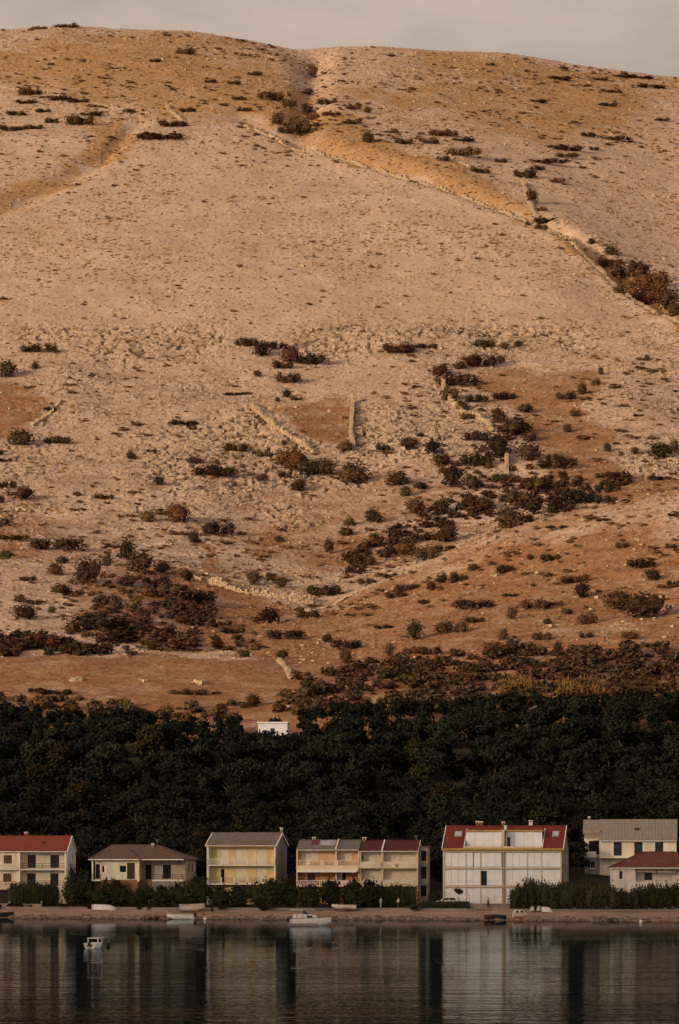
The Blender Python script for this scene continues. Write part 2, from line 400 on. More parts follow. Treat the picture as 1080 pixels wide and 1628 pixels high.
def terrain_mat():
    m = bpy.data.materials.new('limestone_hill'); m.use_nodes = True; nt = m.node_tree; lk = nt.links.new
    b = nt.nodes['Principled BSDF']; b.inputs['Roughness'].default_value = 0.95; b.inputs['Specular IOR Level'].default_value = 0.1
    t = nt.nodes.new('ShaderNodeTexCoord')
    def noise(scale, detail=5, rough=0.6, st=(1, 1, 1)):
        mpx = nt.nodes.new('ShaderNodeMapping'); mpx.inputs['Scale'].default_value = st; lk(t.outputs['Object'], mpx.inputs[0])
        n = nt.nodes.new('ShaderNodeTexNoise'); n.inputs['Scale'].default_value = scale; n.inputs['Detail'].default_value = detail; n.inputs['Roughness'].default_value = rough
        lk(mpx.outputs[0], n.inputs['Vector']); return n.outputs['Fac']
    def ramp(sock, p0, c0, p1, c1):
        r = nt.nodes.new('ShaderNodeValToRGB'); r.color_ramp.elements[0].position = p0; r.color_ramp.elements[0].color = (*c0, 1)
        r.color_ramp.elements[1].position = p1; r.color_ramp.elements[1].color = (*c1, 1); lk(sock, r.inputs[0]); return r.outputs[0]
    def mix(f, a, c, mode='MIX'):
        n = nt.nodes.new('ShaderNodeMix'); n.data_type = 'RGBA'; n.blend_type = mode
        for s, k in ((f, 0), (a, 6), (c, 7)):
            if hasattr(s, 'default_value'): lk(s, n.inputs[k])
            else: n.inputs[k].default_value = s if k == 0 else (*s, 1)
        return n.outputs[2]
    def mrange(sock, a, c, lo=0.0, hi=1.0):
        n = nt.nodes.new('ShaderNodeMapRange'); n.inputs['From Min'].default_value = a; n.inputs['From Max'].default_value = c
        n.inputs['To Min'].default_value = lo; n.inputs['To Max'].default_value = hi; lk(sock, n.inputs[0]); return n.outputs[0]
    def attr(nm):
        a = nt.nodes.new('ShaderNodeAttribute'); a.attribute_name = nm; return a.outputs['Fac']
    rock = ramp(noise(0.05, 6, 0.6), 0.35, (0.465, 0.33, 0.242), 0.65, (0.575, 0.418, 0.316))
    rock = mix(mrange(noise(1.6, 4, 0.7), 0.42, 0.75, 0, 0.6), rock, (0.22, 0.15, 0.09))
    rock = mix(mrange(noise(0.45, 5, 0.65, (1, 1.6, 1)), 0.52, 0.70, 0, 0.55), rock, (0.32, 0.195, 0.10))
    golden = ramp(noise(0.5, 6, 0.7), 0.32, (0.29, 0.15, 0.06), 0.68, (0.47, 0.275, 0.12))
    brown = ramp(noise(0.5, 6, 0.7), 0.32, (0.175, 0.073, 0.031), 0.68, (0.335, 0.16, 0.074))
    grass = mix(attr('golden'), brown, golden)
    grass = mix(mrange(noise(0.11, 5, 0.6), 0.5, 0.68, 0, 0.6), grass, (0.38, 0.25, 0.135))
    grass = mix(mrange(noise(1.4, 4, 0.7), 0.52, 0.75, 0, 0.5), grass, (0.12, 0.07, 0.03))
    grass = mix(mrange(noise(2.0, 3, 0.6, (0.6, 1.2, 1)), 0.58, 0.70, 0, 0.75), grass, rock)
    grass = mix(mrange(noise(0.3, 5, 0.7, (0.25, 1.6, 1)), 0.55, 0.68, 0, 0.55), grass, (0.16, 0.085, 0.045))
    g = mrange(attr('grass'), 0.25, 0.85)
    gn = nt.nodes.new('ShaderNodeMath'); gn.operation = 'ADD'; g2 = nt.nodes.new('ShaderNodeMath'); g2.operation = 'ADD'; lk(g, g2.inputs[0]); lk(mrange(noise(0.10, 6, 0.65, (0.7, 1.3, 1)), 0.35, 0.65, -0.32, 0.32), g2.inputs[1]); lk(g2.outputs[0], gn.inputs[0]); lk(mrange(noise(0.55, 7, 0.75), 0.3, 0.7, -0.45, 0.45), gn.inputs[1]); gn.use_clamp = True
    col = mix(gn.outputs[0], rock, grass)
    col = mix(mrange(attr('crag'), 0.15, 0.9, 0, 0.25), col, (0.54, 0.41, 0.29))
    col = mix(mrange(attr('joint'), 0.0, 0.7, 0, 0.85), col, (0.11, 0.07, 0.04))
    def cracks(scale, st, width, dist):
        mpx = nt.nodes.new('ShaderNodeMapping'); mpx.inputs['Scale'].default_value = st; mpx.inputs['Rotation'].default_value = (0, 0, 0.35); lk(t.outputs['Object'], mpx.inputs[0])
        wn_ = nt.nodes.new('ShaderNodeTexNoise'); wn_.inputs['Scale'].default_value = scale * 1.3; wn_.inputs['Detail'].default_value = 4; lk(mpx.outputs[0], wn_.inputs['Vector'])
        va = nt.nodes.new('ShaderNodeVectorMath'); va.operation = 'MULTIPLY_ADD'; lk(wn_.outputs['Color'], va.inputs[0]); va.inputs[1].default_value = (dist,) * 3; lk(mpx.outputs[0], va.inputs[2])
        vo = nt.nodes.new('ShaderNodeTexVoronoi'); vo.feature = 'DISTANCE_TO_EDGE'; vo.inputs['Scale'].default_value = scale; lk(va.outputs[0], vo.inputs['Vector'])
        return mrange(vo.outputs['Distance'], 0.0, width, 1.0, 0.0)
    def mul(a_, b_):
        q = nt.nodes.new('ShaderNodeMath'); q.operation = 'MULTIPLY'; q.use_clamp = True; lk(a_, q.inputs[0])
        if hasattr(b_, 'default_value'): lk(b_, q.inputs[1])
        else: q.inputs[1].default_value = b_
        return q.outputs[0]
    ck = nt.nodes.new('ShaderNodeMath'); ck.operation = 'MAXIMUM'
    lk(mul(cracks(0.24, (1, 0.7, 0.6), 0.07, 2.6), mrange(noise(0.09, 3), 0.42, 0.56)), ck.inputs[0]); lk(mul(cracks(0.6, (1, 0.75, 0.6), 0.10, 1.2), mrange(noise(0.13, 3), 0.46, 0.6)), ck.inputs[1])
    crk = mul(ck.outputs[0], attr('rocky'))
    col = mix(mul(crk, 0.85), col, (0.10, 0.065, 0.04))
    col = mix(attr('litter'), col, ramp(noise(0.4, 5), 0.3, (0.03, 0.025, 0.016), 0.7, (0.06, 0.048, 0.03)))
    lk(col, b.inputs['Base Color'])
    bp = nt.nodes.new('ShaderNodeBump'); bp.inputs['Strength'].default_value = 0.9; bp.inputs['Distance'].default_value = 0.35
    bh = nt.nodes.new('ShaderNodeMath'); bh.operation = 'SUBTRACT'; lk(noise(1.3, 6, 0.72), bh.inputs[0]); lk(mul(crk, 0.8), bh.inputs[1]); lk(bh.outputs[0], bp.inputs['Height']); lk(bp.outputs[0], b.inputs['Normal'])
    return m
TM = terrain_mat()
tme = np_mesh('hillside', verts, faces, TM, False)
def set_attr(me, name, arr):
    a = me.attributes.new(name, 'FLOAT', 'POINT'); a.data.foreach_set('value', np.ascontiguousarray(arr, dtype=np.float32).ravel())
crg = crag_mask(U, Vs, Y)
wx_ = X + 3.2 * (fbm(X / 4, Y / 4, 3, 31) - 0.5); wy_ = Y + 4.0 * (fbm(X / 4, Y / 4, 3, 32) - 0.5)
_f1, _f2, _ = worley(wx_ / 3.6 + wy_ / 14, wy_ / 5.5, 40)
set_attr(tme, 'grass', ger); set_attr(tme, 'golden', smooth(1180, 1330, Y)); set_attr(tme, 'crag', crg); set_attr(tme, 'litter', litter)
rocky = (0.15 + 0.85 * smooth(495, 530, Vs) * smooth(960, 900, Vs)) * (1 - 0.8 * smooth(1045, 1025, Y) * smooth(600, 680, U)) * (1 - 0.7 * np.clip(ger, 0, 1)) * (0.35 + 0.65 * smooth(0.42, 0.6, fbm(X / 40, Y / 44, 3, 130))) + 0.25 * smooth(280, 120, Vs)
set_attr(tme, 'rocky', np.clip(rocky, 0, 1))
set_attr(tme, 'joint', crg * smooth(0.20, 0.04, _f2 - _f1))
hill_o = tag(link(bpy.data.objects.new('hillside', tme)), kind='structure')

# ---- water
def water_mat():
    m = bpy.data.materials.new('bay_water'); m.use_nodes = True; nt = m.node_tree; lk = nt.links.new
    nt.nodes.clear(); out = nt.nodes.new('ShaderNodeOutputMaterial'); ms = nt.nodes.new('ShaderNodeMixShader')
    df = nt.nodes.new('ShaderNodeBsdfDiffuse'); df.inputs['Color'].default_value = (0.006, 0.008, 0.011, 1)
    gl = nt.nodes.new('ShaderNodeBsdfGlossy'); gl.inputs['Color'].default_value = (0.84, 0.92, 1.0, 1); gl.inputs['Roughness'].default_value = 0.008
    ms.inputs[0].default_value = 0.60; lk(df.outputs[0], ms.inputs[1]); lk(gl.outputs[0], ms.inputs[2]); lk(ms.outputs[0], out.inputs[0])
    t = nt.nodes.new('ShaderNodeTexCoord')
    def n(scale, st, det):
        mpx = nt.nodes.new('ShaderNodeMapping'); mpx.inputs['Scale'].default_value = st; lk(t.outputs['Object'], mpx.inputs[0])
        x = nt.nodes.new('ShaderNodeTexNoise'); x.inputs['Scale'].default_value = scale; x.inputs['Detail'].default_value = det; lk(mpx.outputs[0], x.inputs['Vector']); return x.outputs['Fac']
    def mth(op, a_, b_):
        q = nt.nodes.new('ShaderNodeMath'); q.operation = op
        for i, v in enumerate((a_, b_)):
            if hasattr(v, 'default_value'): lk(v, q.inputs[i])
            else: q.inputs[i].default_value = v
        return q.outputs[0]
    hgt = mth('ADD', n(0.22, (0.4, 1.0, 1), 2), mth('ADD', mth('MULTIPLY', n(0.8, (0.7, 1.0, 1), 2), 0.35), mth('MULTIPLY', n(2.6, (1.0, 0.8, 1), 2), 0.15)))
    # the wind reaches the open bay; under the shore the surface lies calm, with uneven cat's paws between
    sp = nt.nodes.new('ShaderNodeSeparateXYZ'); lk(t.outputs['Object'], sp.inputs[0])
    mr = nt.nodes.new('ShaderNodeMapRange'); mr.inputs['From Min'].default_value = 575; mr.inputs['From Max'].default_value = 230; mr.inputs['To Min'].default_value = 0.10; mr.inputs['To Max'].default_value = 1.0
    lk(sp.outputs['Y'], mr.inputs[0])
    paw = nt.nodes.new('ShaderNodeMapRange'); paw.inputs['From Min'].default_value = 0.35; paw.inputs['From Max'].default_value = 0.65; paw.inputs['To Min'].default_value = 0.6; paw.inputs['To Max'].default_value = 1.25
    lk(n(0.02, (0.6, 1.0, 1), 3), paw.inputs[0])
    bp = nt.nodes.new('ShaderNodeBump'); bp.inputs['Strength'].default_value = 1.0; bp.inputs['Distance'].default_value = 0.07
    lk(mth('MULTIPLY', hgt, mth('MULTIPLY', mr.outputs[0], paw.outputs[0])), bp.inputs['Height']); lk(bp.outputs[0], gl.inputs['Normal'])
    return m
MB().quad((-9000, -9000, 0), (9000, -9000, 0), (9000, 9000, 0), (-9000, 9000, 0)).build('bay_water', water_mat())
tag(bpy.data.objects['bay_water'], kind='structure')

# ---- beach, sloping from the water to the foot of the gardens
bx = np.arange(-220, 221, 1.0); bq = np.concatenate([np.arange(-12, 16.6, 0.6)])
BX, BQ = np.meshgrid(bx, bq); BY = shore(BX) + BQ
BZ = np.interp(BQ, NEARQ, NEARZ) + 0.10 * (fbm(BX / 2.5, BY / 2.5, 3, 120) - 0.5) + 0.25 * (fbm(BX / 12, BY / 12, 2, 121) - 0.5) * smooth(0, 4, BQ)
bi = np.arange(BX.size).reshape(BX.shape)
bf = np.stack([bi[:-1, :-1], bi[:-1, 1:], bi[1:, 1:], bi[1:, :-1]], -1).reshape(-1, 4)
BEACH = mat('beach_gravel', (0.42, 0.28, 0.195), 0.95, vscale=0.35, col2=(0.22, 0.135, 0.09), bump=0.6, bscale=3, detail=8, stretch=(0.5, 1.2, 1))
tag(link(bpy.data.objects.new('beach', np_mesh('beach', np.stack([BX, BY, BZ], -1).reshape(-1, 3), bf, BEACH, True))), kind='structure')
# promenade slab behind the beach, with a low kerb
pv = []; pf = []
pxs = np.arange(-220, 221, 4.0)
mbp = MB()
for x0, x1 in zip(pxs[:-1], pxs[1:]):
    a0, a1 = float(shore(x0)), float(shore(x1))
    mbp.hexa([(x0, a0 + 15.2, .9), (x1, a1 + 15.2, .9), (x1, a1 + 18.4, .9), (x0, a0 + 18.4, .9), (x0, a0 + 15.2, 1.6), (x1, a1 + 15.2, 1.6), (x1, a1 + 18.4, 1.6), (x0, a0 + 18.4, 1.6)])
tag(mbp.build('promenade', mat('old_concrete', (0.27, 0.235, 0.20), 0.9, vscale=0.6, bump=0.3)), kind='structure')

# ---- added ridge, unseen behind and left of the camera, shaped to shade the village
RIDGE_Y = -300.0
def shade_ridge_mesh():
    xs = np.arange(-2600, -299, 40.0); dys = np.array([-900, -600, -350, -180, -80, -30, 0, 30, 80, 180, 350, 520.])
    hs = np.array([0, .3, .6, .8, .93, .985, 1, .985, .93, .8, .45, -0.02])
    top = 344.0        # crest height set so the village gets only part of the sun
    vs = []
    for x in xs:
        env = float(smooth(-2600, -1750, x) * smooth(-320, -860, x))
        for dy, h in zip(dys, hs):
            k = 1 + 0.02 * (float(fbm(np.array([x / 160]), np.array([dy / 160]), 3, 200)[0]) - 0.5)
            vs.append((x, RIDGE_Y + dy, top * env * h * k - 2))
    n = len(dys); i = np.arange(len(vs)).reshape(len(xs), n)
    f = np.stack([i[:-1, :-1], i[1:, :-1], i[1:, 1:], i[:-1, 1:]], -1).reshape(-1, 4)
    return np_mesh('added_shade_ridge', np.array(vs), f, mat('ridge_scrub', (0.16, 0.13, 0.08), 0.95, vscale=0.01, col2=(0.06, 0.06, 0.035)), True)
tag(link(bpy.data.objects.new('added_shade_ridge', shade_ridge_mesh())), kind='structure')

# ---------------------------------------------------------------- houses
GLASS = mat('dark_window_glass', (0.012, 0.012, 0.014), 0.12, var=0.05, spec=0.5)
DARK = mat('dark_interior', (0.02, 0.017, 0.015), 0.9, var=0.2)
WHITE = mat('white_paint', (0.828, 0.793, 0.724), 0.6, var=0.08, vscale=1.2)
RAILD = mat('dark_rail_wood', (0.07, 0.045, 0.032), 0.7, var=0.2)
BROWN = mat('brown_shutter', (0.15, 0.07, 0.04), 0.65, var=0.15, vscale=3)
DBROWN = mat('dark_brown_door', (0.035, 0.024, 0.02), 0.6, var=0.2, vscale=3)
TEAL = mat('dark_teal_shutter', (0.03, 0.042, 0.045), 0.6, var=0.2, vscale=3)
STEEL = mat('grey_metal', (0.30, 0.30, 0.30), 0.45, metal=0.6, var=0.1)
BRICK = mat('chimney_brick', (0.24, 0.11, 0.07), 0.9, vscale=6, var=0.25)
CONC = mat('house_concrete', (0.30, 0.27, 0.24), 0.9, vscale=1.2, var=0.2, bump=0.2)
ROLL = mat('cream_roller_shutter', (0.792, 0.720, 0.600), 0.6, vscale=0.9, var=0.1)
ROLLW = mat('white_roller_shutter', (0.82, 0.86, 0.90), 0.6, vscale=0.7, var=0.07)
T_RED = tile_mat('red_roof_tiles', (0.300, 0.070, 0.042), (0.20, 0.045, 0.03), (0.22, 0.10, 0.07), 0.5)
T_RED2 = tile_mat('bright_red_roof_tiles', (0.23, 0.045, 0.03), (0.16, 0.035, 0.025), (0.2, 0.07, 0.05), 0.35)
T_MAR = tile_mat('maroon_roof_tiles', (0.135, 0.028, 0.03), (0.085, 0.022, 0.024), (0.16, 0.06, 0.05), 0.35)
T_GREY = tile_mat('grey_roof_tiles', (0.235, 0.205, 0.175), (0.135, 0.115, 0.095), (0.30, 0.27, 0.22), 0.5)
T_OLD = tile_mat('old_brown_roof_tiles', (0.20, 0.115, 0.085), (0.10, 0.07, 0.06), (0.14, 0.13, 0.13), 0.75)
T_HIP = tile_mat('weathered_red_roof_tiles', (0.20, 0.065, 0.05), (0.125, 0.045, 0.035), (0.24, 0.14, 0.11), 0.5)
T_PALE = tile_mat('pale_grey_roof_tiles', (0.33, 0.285, 0.245), (0.22, 0.185, 0.155), (0.36, 0.28, 0.22), 0.5)

class House:
    def __init__(s, name, label, cat, px, y, z0, deg, group=None):
        s.t = -radians(deg); p = P(px, CY, y); s.o = Vector((p.x, y, z0))
        s.eu = Vector((cos(s.t), sin(s.t), 0)); s.ed = Vector((-sin(s.t), cos(s.t), 0))
        s.root = tag(empty(name, s.o, s.t), label, cat, group)
    def uz(s, px, py, d=0.0):
        r = Vector(((px - CX) / F, 1.0, (CY - py) / F)); c = Vector((0, 0, CH))
        k = (d + (s.o - c).dot(s.ed)) / r.dot(s.ed); p = c + r * k - s.o
        return p.dot(s.eu), p.z
    def u(s, px, d=0.0): return s.uz(px, CY, d)[0]
    def z(s, py, d=0.0, px=None):
        return s.uz(CX + F * s.o.x / s.o.y + 40 if px is None else px, py, d)[1]
    def rect(s, r, d=0.0):
        x0, y0, x1, y1 = r
        a, zt = s.uz(x0, y0, d); b, zb = s.uz(x1, y1, d); return (a, b, zb, zt)
    def part(s, name, mb, m, parent=None, label=None):
        o = mb.build(name, m, parent or s.root)
        if label: o['label'] = label
        return o

def wall_mesh(mb, fn, a0, a1, z0, z1, ops, depth):
    """a wall sheet with rectangular openings and their reveals; fn(a, z, depth) -> point"""
    ops = [(max(a0, o[0]), min(a1, o[1]), max(z0, o[2]), min(z1, o[3])) for o in ops]
    A = sorted({a0, a1, *[o[0] for o in ops], *[o[1] for o in ops]}); Zs = sorted({z0, z1, *[o[2] for o in ops], *[o[3] for o in ops]})
    for i in range(len(A) - 1):
        for j in range(len(Zs) - 1):
            ca, cz = (A[i] + A[i + 1]) / 2, (Zs[j] + Zs[j + 1]) / 2
            if any(o[0] < ca < o[1] and o[2] < cz < o[3] for o in ops): continue
            mb.quad(fn(A[i], Zs[j], 0), fn(A[i + 1], Zs[j], 0), fn(A[i + 1], Zs[j + 1], 0), fn(A[i], Zs[j + 1], 0))
    for o in ops:
        c = [(o[0], o[2]), (o[1], o[2]), (o[1], o[3]), (o[0], o[3])]
        for k in range(4):
            p, q = c[k], c[(k + 1) % 4]
            mb.quad(fn(*p, 0), fn(*q, 0), fn(*q, depth), fn(*p, depth))

def fill(h, fn, o, kind, m=None, depth=0.16):
    """what stands in an opening: a window, a door, a pair of shutters or a roller shutter"""
    a0, a1, z0, z1 = o; w = a1 - a0; hh = z1 - z0
    def slab(mb, b0, b1, y0, y1, d0, d1):
        p = [fn(b0, y0, d1), fn(b1, y0, d1), fn(b1, y0, d0), fn(b0, y0, d0), fn(b0, y1, d1), fn(b1, y1, d1), fn(b1, y1, d0), fn(b0, y1, d0)]
        mb.hexa(p)
    def frame(mb, b0, b1, y0, y1, t, d0, d1):
        slab(mb, b0, b1, y0, y0 + t, d0, d1); slab(mb, b0, b1, y1 - t, y1, d0, d1)
        slab(mb, b0, b0 + t, y0 + t, y1 - t, d0, d1); slab(mb, b1 - t, b1, y0 + t, y1 - t, d0, d1)
    if kind == 'roller':
        mb = MB(); n = max(4, int(hh / 0.22)); st = hh / n
        for k in range(n): slab(mb, a0, a1, z0 + k * st, z0 + (k + 1) * st - 0.02, depth * 0.35, depth * 0.6 + 0.012 * (k % 2))
        slab(mb, a0, a1, z0, z1, depth * 0.65, depth)
        r = h.part('roller_shutter', mb, m or ROLL); return r
    if kind in ('door', 'window'):
        fr = MB(); frame(fr, a0, a1, z0, z1, 0.07, depth * 0.4, depth)
        wo_ = h.part(kind, fr, m or DBROWN)
        nleaf = 2 if w > 0.8 else 1
        for k in range(nleaf):
            g = MB(); b0 = a0 + 0.07 + k * (w - 0.14) / nleaf; b1 = b0 + (w - 0.14) / nleaf - (0.05 if nleaf > 1 and k == 0 else 0)
            slab(g, b0, b1, z0 + 0.07, z1 - 0.07, depth * 0.75, depth * 0.95); h.part('pane', g, GLASS, wo_)
        if kind == 'window':
            sl_ = MB(); slab(sl_, a0 - 0.06, a1 + 0.06, z0 - 0.08, z0, -0.08, depth * 0.4); h.part('sill', sl_, WHITE, wo_)
        return wo_
    if kind == 'shutters':
        back = MB(); frame(back, a0, a1, z0, z1, 0.05, depth * 0.5, depth); slab(back, a0, a1, z0, z1, depth * 0.9, depth)
        wo_ = h.part('window', back, m or BROWN)
        for k in range(2):
            g = MB(); b0 = a0 + 0.05 + k * (w - 0.1) / 2; b1 = b0 + (w - 0.1) / 2 - 0.02
            frame(g, b0, b1, z0 + 0.05, z1 - 0.05, 0.06, depth * 0.2, depth * 0.5)
            n = max(4, int(hh / 0.12)); st = (hh - 0.2) / n
            for q in range(n): slab(g, b0 + 0.06, b1 - 0.06, z0 + 0.1 + q * st, z0 + 0.1 + q * st + st * 0.7, depth * 0.28, depth * 0.42)
            h.part('shutter', g, m or BROWN, wo_)
        return wo_
    if kind == 'dark':
        g = MB(); slab(g, a0, a1, z0, z1, depth * 0.8, depth); return h.part('doorway', g, m or DARK)
    if kind == 'open_shutter':     # dark window with one pale leaf folded open on the wall
        wo_ = fill(h, fn, o, 'window', WHITE, depth)
        g = MB(); slab(g, a1 + 0.02, a1 + 0.02 + w * 0.55, z0, z1, -0.05, -0.01); h.part('shutter', g, WHITE, wo_)
        return wo_

def front_fn(d): return lambda a, z, k: (a, d + k, z)
def right_fn(u): return lambda a, z, k: (u - k, a, z)
def left_fn(u): return lambda a, z, k: (u + k, a, z)

def body(h, u0, u1, d0, d1, z0, z1, m, front=(), right=(), left=(), ridge=None, depth=0.16, name='wall'):
    """shell of four walls (and gables up to the ridge height) with openings; lists hold ((a0,a1,z0,z1), kind, material)"""
    mb = MB()
    for ops, fn, a0, a1 in ((front, front_fn(d0), u0, u1), (right, right_fn(u1), d0, d1), (left, left_fn(u0), d0, d1)):
        ops = [(tuple(np.clip(o[0][:2], a0 + 0.03, a1 - 0.03)) + tuple(np.clip(o[0][2:], z0 + 0.03, z1 - 0.03)), *o[1:]) for o in ops]
        wall_mesh(mb, fn, a0, a1, z0, z1, [o[0] for o in ops], depth)
        for o in ops: fill(h, fn, *o, depth=depth)
    mb.quad((u0, d1, z0), (u1, d1, z0), (u1, d1, z1), (u0, d1, z1))
    mb.quad((u0, d0, z1 - 0.01), (u1, d0, z1 - 0.01), (u1, d1, z1 - 0.01), (u0, d1, z1 - 0.01))
    if ridge:
        dm, zr = ridge
        mb.tri((u0, d0, z1), (u0, d1, z1), (u0, dm, zr)); mb.tri((u1, d0, z1), (u1, d1, z1), (u1, dm, zr))
    return h.part(name, mb, m)

def gable_roof(h, u0, u1, d0, d1, ze, zr, m, over=0.35, side=0.25, verge=WHITE, t=0.16, dm=None, name='roof'):
    dm = (d0 + d1) / 2 if dm is None else dm
    sl = (zr - ze) / (dm - d0); sb = (zr - ze) / (d1 - dm)
    a, b = u0 - side, u1 + side; f, bk = d0 - over, d1 + over
    zf, zb = ze - over * sl, ze - over * sb
    mb = MB()
    n = max(1, int((b - a) / 1.2))
    # slightly uneven tile slope, sheet by sheet
    for k in range(n):
        x0 = a + (b - a) * k / n; x1 = a + (b - a) * (k + 1) / n
        mb.hexa([(x0, f, zf), (x1, f, zf), (x1, dm, zr), (x0, dm, zr), (x0, f, zf + t), (x1, f, zf + t), (x1, dm, zr + t), (x0, dm, zr + t)])
    mb.hexa([(a, dm, zr), (b, dm, zr), (b, bk, zb), (a, bk, zb), (a, dm, zr + t), (b, dm, zr + t), (b, bk, zb + t), (a, bk, zb + t)])
    ro = h.part(name, mb, m)
    rc = MB().tube([(a, dm, zr + t), (b, dm, zr + t)], 0.11, 6); h.part('ridge_cap', rc, m, ro)
    if verge:
        for x in (a, b):
            s = 0.07; v = MB()
            v.hexa([(x - s, f - 0.03, zf - 0.06), (x + s, f - 0.03, zf - 0.06), (x + s, dm, zr - 0.06), (x - s, dm, zr - 0.06), (x - s, f - 0.03, zf + t + 0.06), (x + s, f - 0.03, zf + t + 0.06), (x + s, dm, zr + t + 0.06), (x - s, dm, zr + t + 0.06)])
            v.hexa([(x - s, dm, zr - 0.06), (x + s, dm, zr - 0.06), (x + s, bk, zb - 0.06), (x - s, bk, zb - 0.06), (x - s, dm, zr + t + 0.06), (x + s, dm, zr + t + 0.06), (x + s, bk, zb + t + 0.06), (x - s, bk, zb + t + 0.06)])
            h.part('verge_board', v, verge, ro)
    g = MB().tube([(a + 0.1, f - 0.06, zf + 0.02), (b - 0.1, f - 0.06, zf + 0.02)], 0.07, 6); h.part('gutter', g, WHITE, ro)
    return ro

def hip_roof(h, u0, u1, d0, d1, ze, zr, ru0, ru1, m, over=0.45, t=0.14):
    a, b, f, k = u0 - over, u1 + over, d0 - over, d1 + over; dm = (d0 + d1) / 2
    lo = ze - 0.12; mb = MB()
    c = [(a, f, lo), (b, f, lo), (b, k, lo), (a, k, lo)]; r0, r1 = (ru0, dm, zr), (ru1, dm, zr)
    up = lambda p: (p[0], p[1], p[2] + t)
    mb.quad(up(c[0]), up(c[1]), up(r1), up(r0)); mb.tri(up(c[1]), up(c[2]), up(r1)); mb.quad(up(c[2]), up(c[3]), up(r0), up(r1)); mb.tri(up(c[3]), up(c[0]), up(r0))
    for i in range(4): mb.quad(c[i], c[(i + 1) % 4], up(c[(i + 1) % 4]), up(c[i]))
    mb.quad(*c)
    ro = h.part('roof', mb, m)
    for p, q in ((c[0], r0), (c[1], r1), (c[2], r1), (c[3], r0), (r0, r1)):
        h.part('ridge_cap', MB().tube([up(p), up(q)], 0.10, 6), m, ro)
    fa = MB().box(a + 0.02, b - 0.02, f - 0.035, f - 0.005, lo - 0.05, lo + 0.10); h.part('fascia', fa, WHITE, ro)
    return ro

def railing(h, u0, u1, d, z0, z1, m, rails=3, posts=1.6, ret=None, thick=0.035, side_only=False):
    n = max(1, int((u1 - u0) / posts)); b = MB().box(u0, u1, d - 0.05, d - 0.031, z1 - thick * 2, z1)
    if ret: b.box(u1, u1 + 0.03, d - 0.05, d + ret, z1 - thick * 2, z1)
    r = h.part('railing', b, m)
    for k in range(n + 1):
        x = u0 + (u1 - u0) * k / n; h.part('post', MB().box(x - 0.03, x + 0.03, d - 0.03, d + 0.03, z0, z1), m, r)
    for k in range(rails - 1):
        z = z0 + (z1 - z0) * (k + 1) / rails
        b = MB().box(u0, u1, d - 0.05, d - 0.031, z - thick * 2, z)
        if ret: b.box(u1, u1 + 0.03, d - 0.05, d + ret, z - thick * 2, z)
        h.part('rail', b, m, r)
    return r

def balusters(h, u0, u1, d, z0, z1, m, step=0.28):
    r = h.part('balustrade', MB().box(u0, u1, d - 0.07, d + 0.07, z1 - 0.09, z1).box(u0, u1, d - 0.07, d + 0.07, z0, z0 + 0.07), m)
    n = int((u1 - u0) / step); mb = MB()
    for k in range(n):
        x = u0 + (k + 0.5) * (u1 - u0) / n; z = z1 - z0
        mb.tube([(x, d, z0 + 0.07), (x, d, z0 + 0.3 * z), (x, d, z0 + 0.6 * z), (x, d, z1 - 0.09)], [0.045, 0.085, 0.045, 0.05], 5)
    o = h.part('balusters', mb, m, r); o['kind'] = 'stuff'
    return r

def chimney(h, u, d, z0, z1, m, w=0.5, cap=WHITE):
    c = h.part('chimney', MB().box(u - w / 2, u + w / 2, d - w / 2, d + w / 2, z0, z1), m)
    mb = MB()
    for sx in (-1, 1):
        for sy in (-1, 1): mb.box(u + sx * w * .38 - .05, u + sx * w * .38 + .05, d + sy * w * .38 - .05, d + sy * w * .38 + .05, z1, z1 + 0.22)
    mb.box(u - w * .62, u + w * .62, d - w * .62, d + w * .62, z1 + 0.22, z1 + 0.32)
    h.part('chimney_cap', mb, cap, c)
    return c

def antenna(h, u, d, z0, hgt):
    mb = MB().tube([(u, d, z0), (u, d, z0 + hgt)], 0.03, 5)
    for k in range(4): mb.tube([(u - 0.4 + 0.05 * k, d, z0 + hgt - 0.12 * k), (u + 0.4 - 0.05 * k, d, z0 + hgt - 0.12 * k)], 0.015, 4)
    h.part('antenna', mb, STEEL)

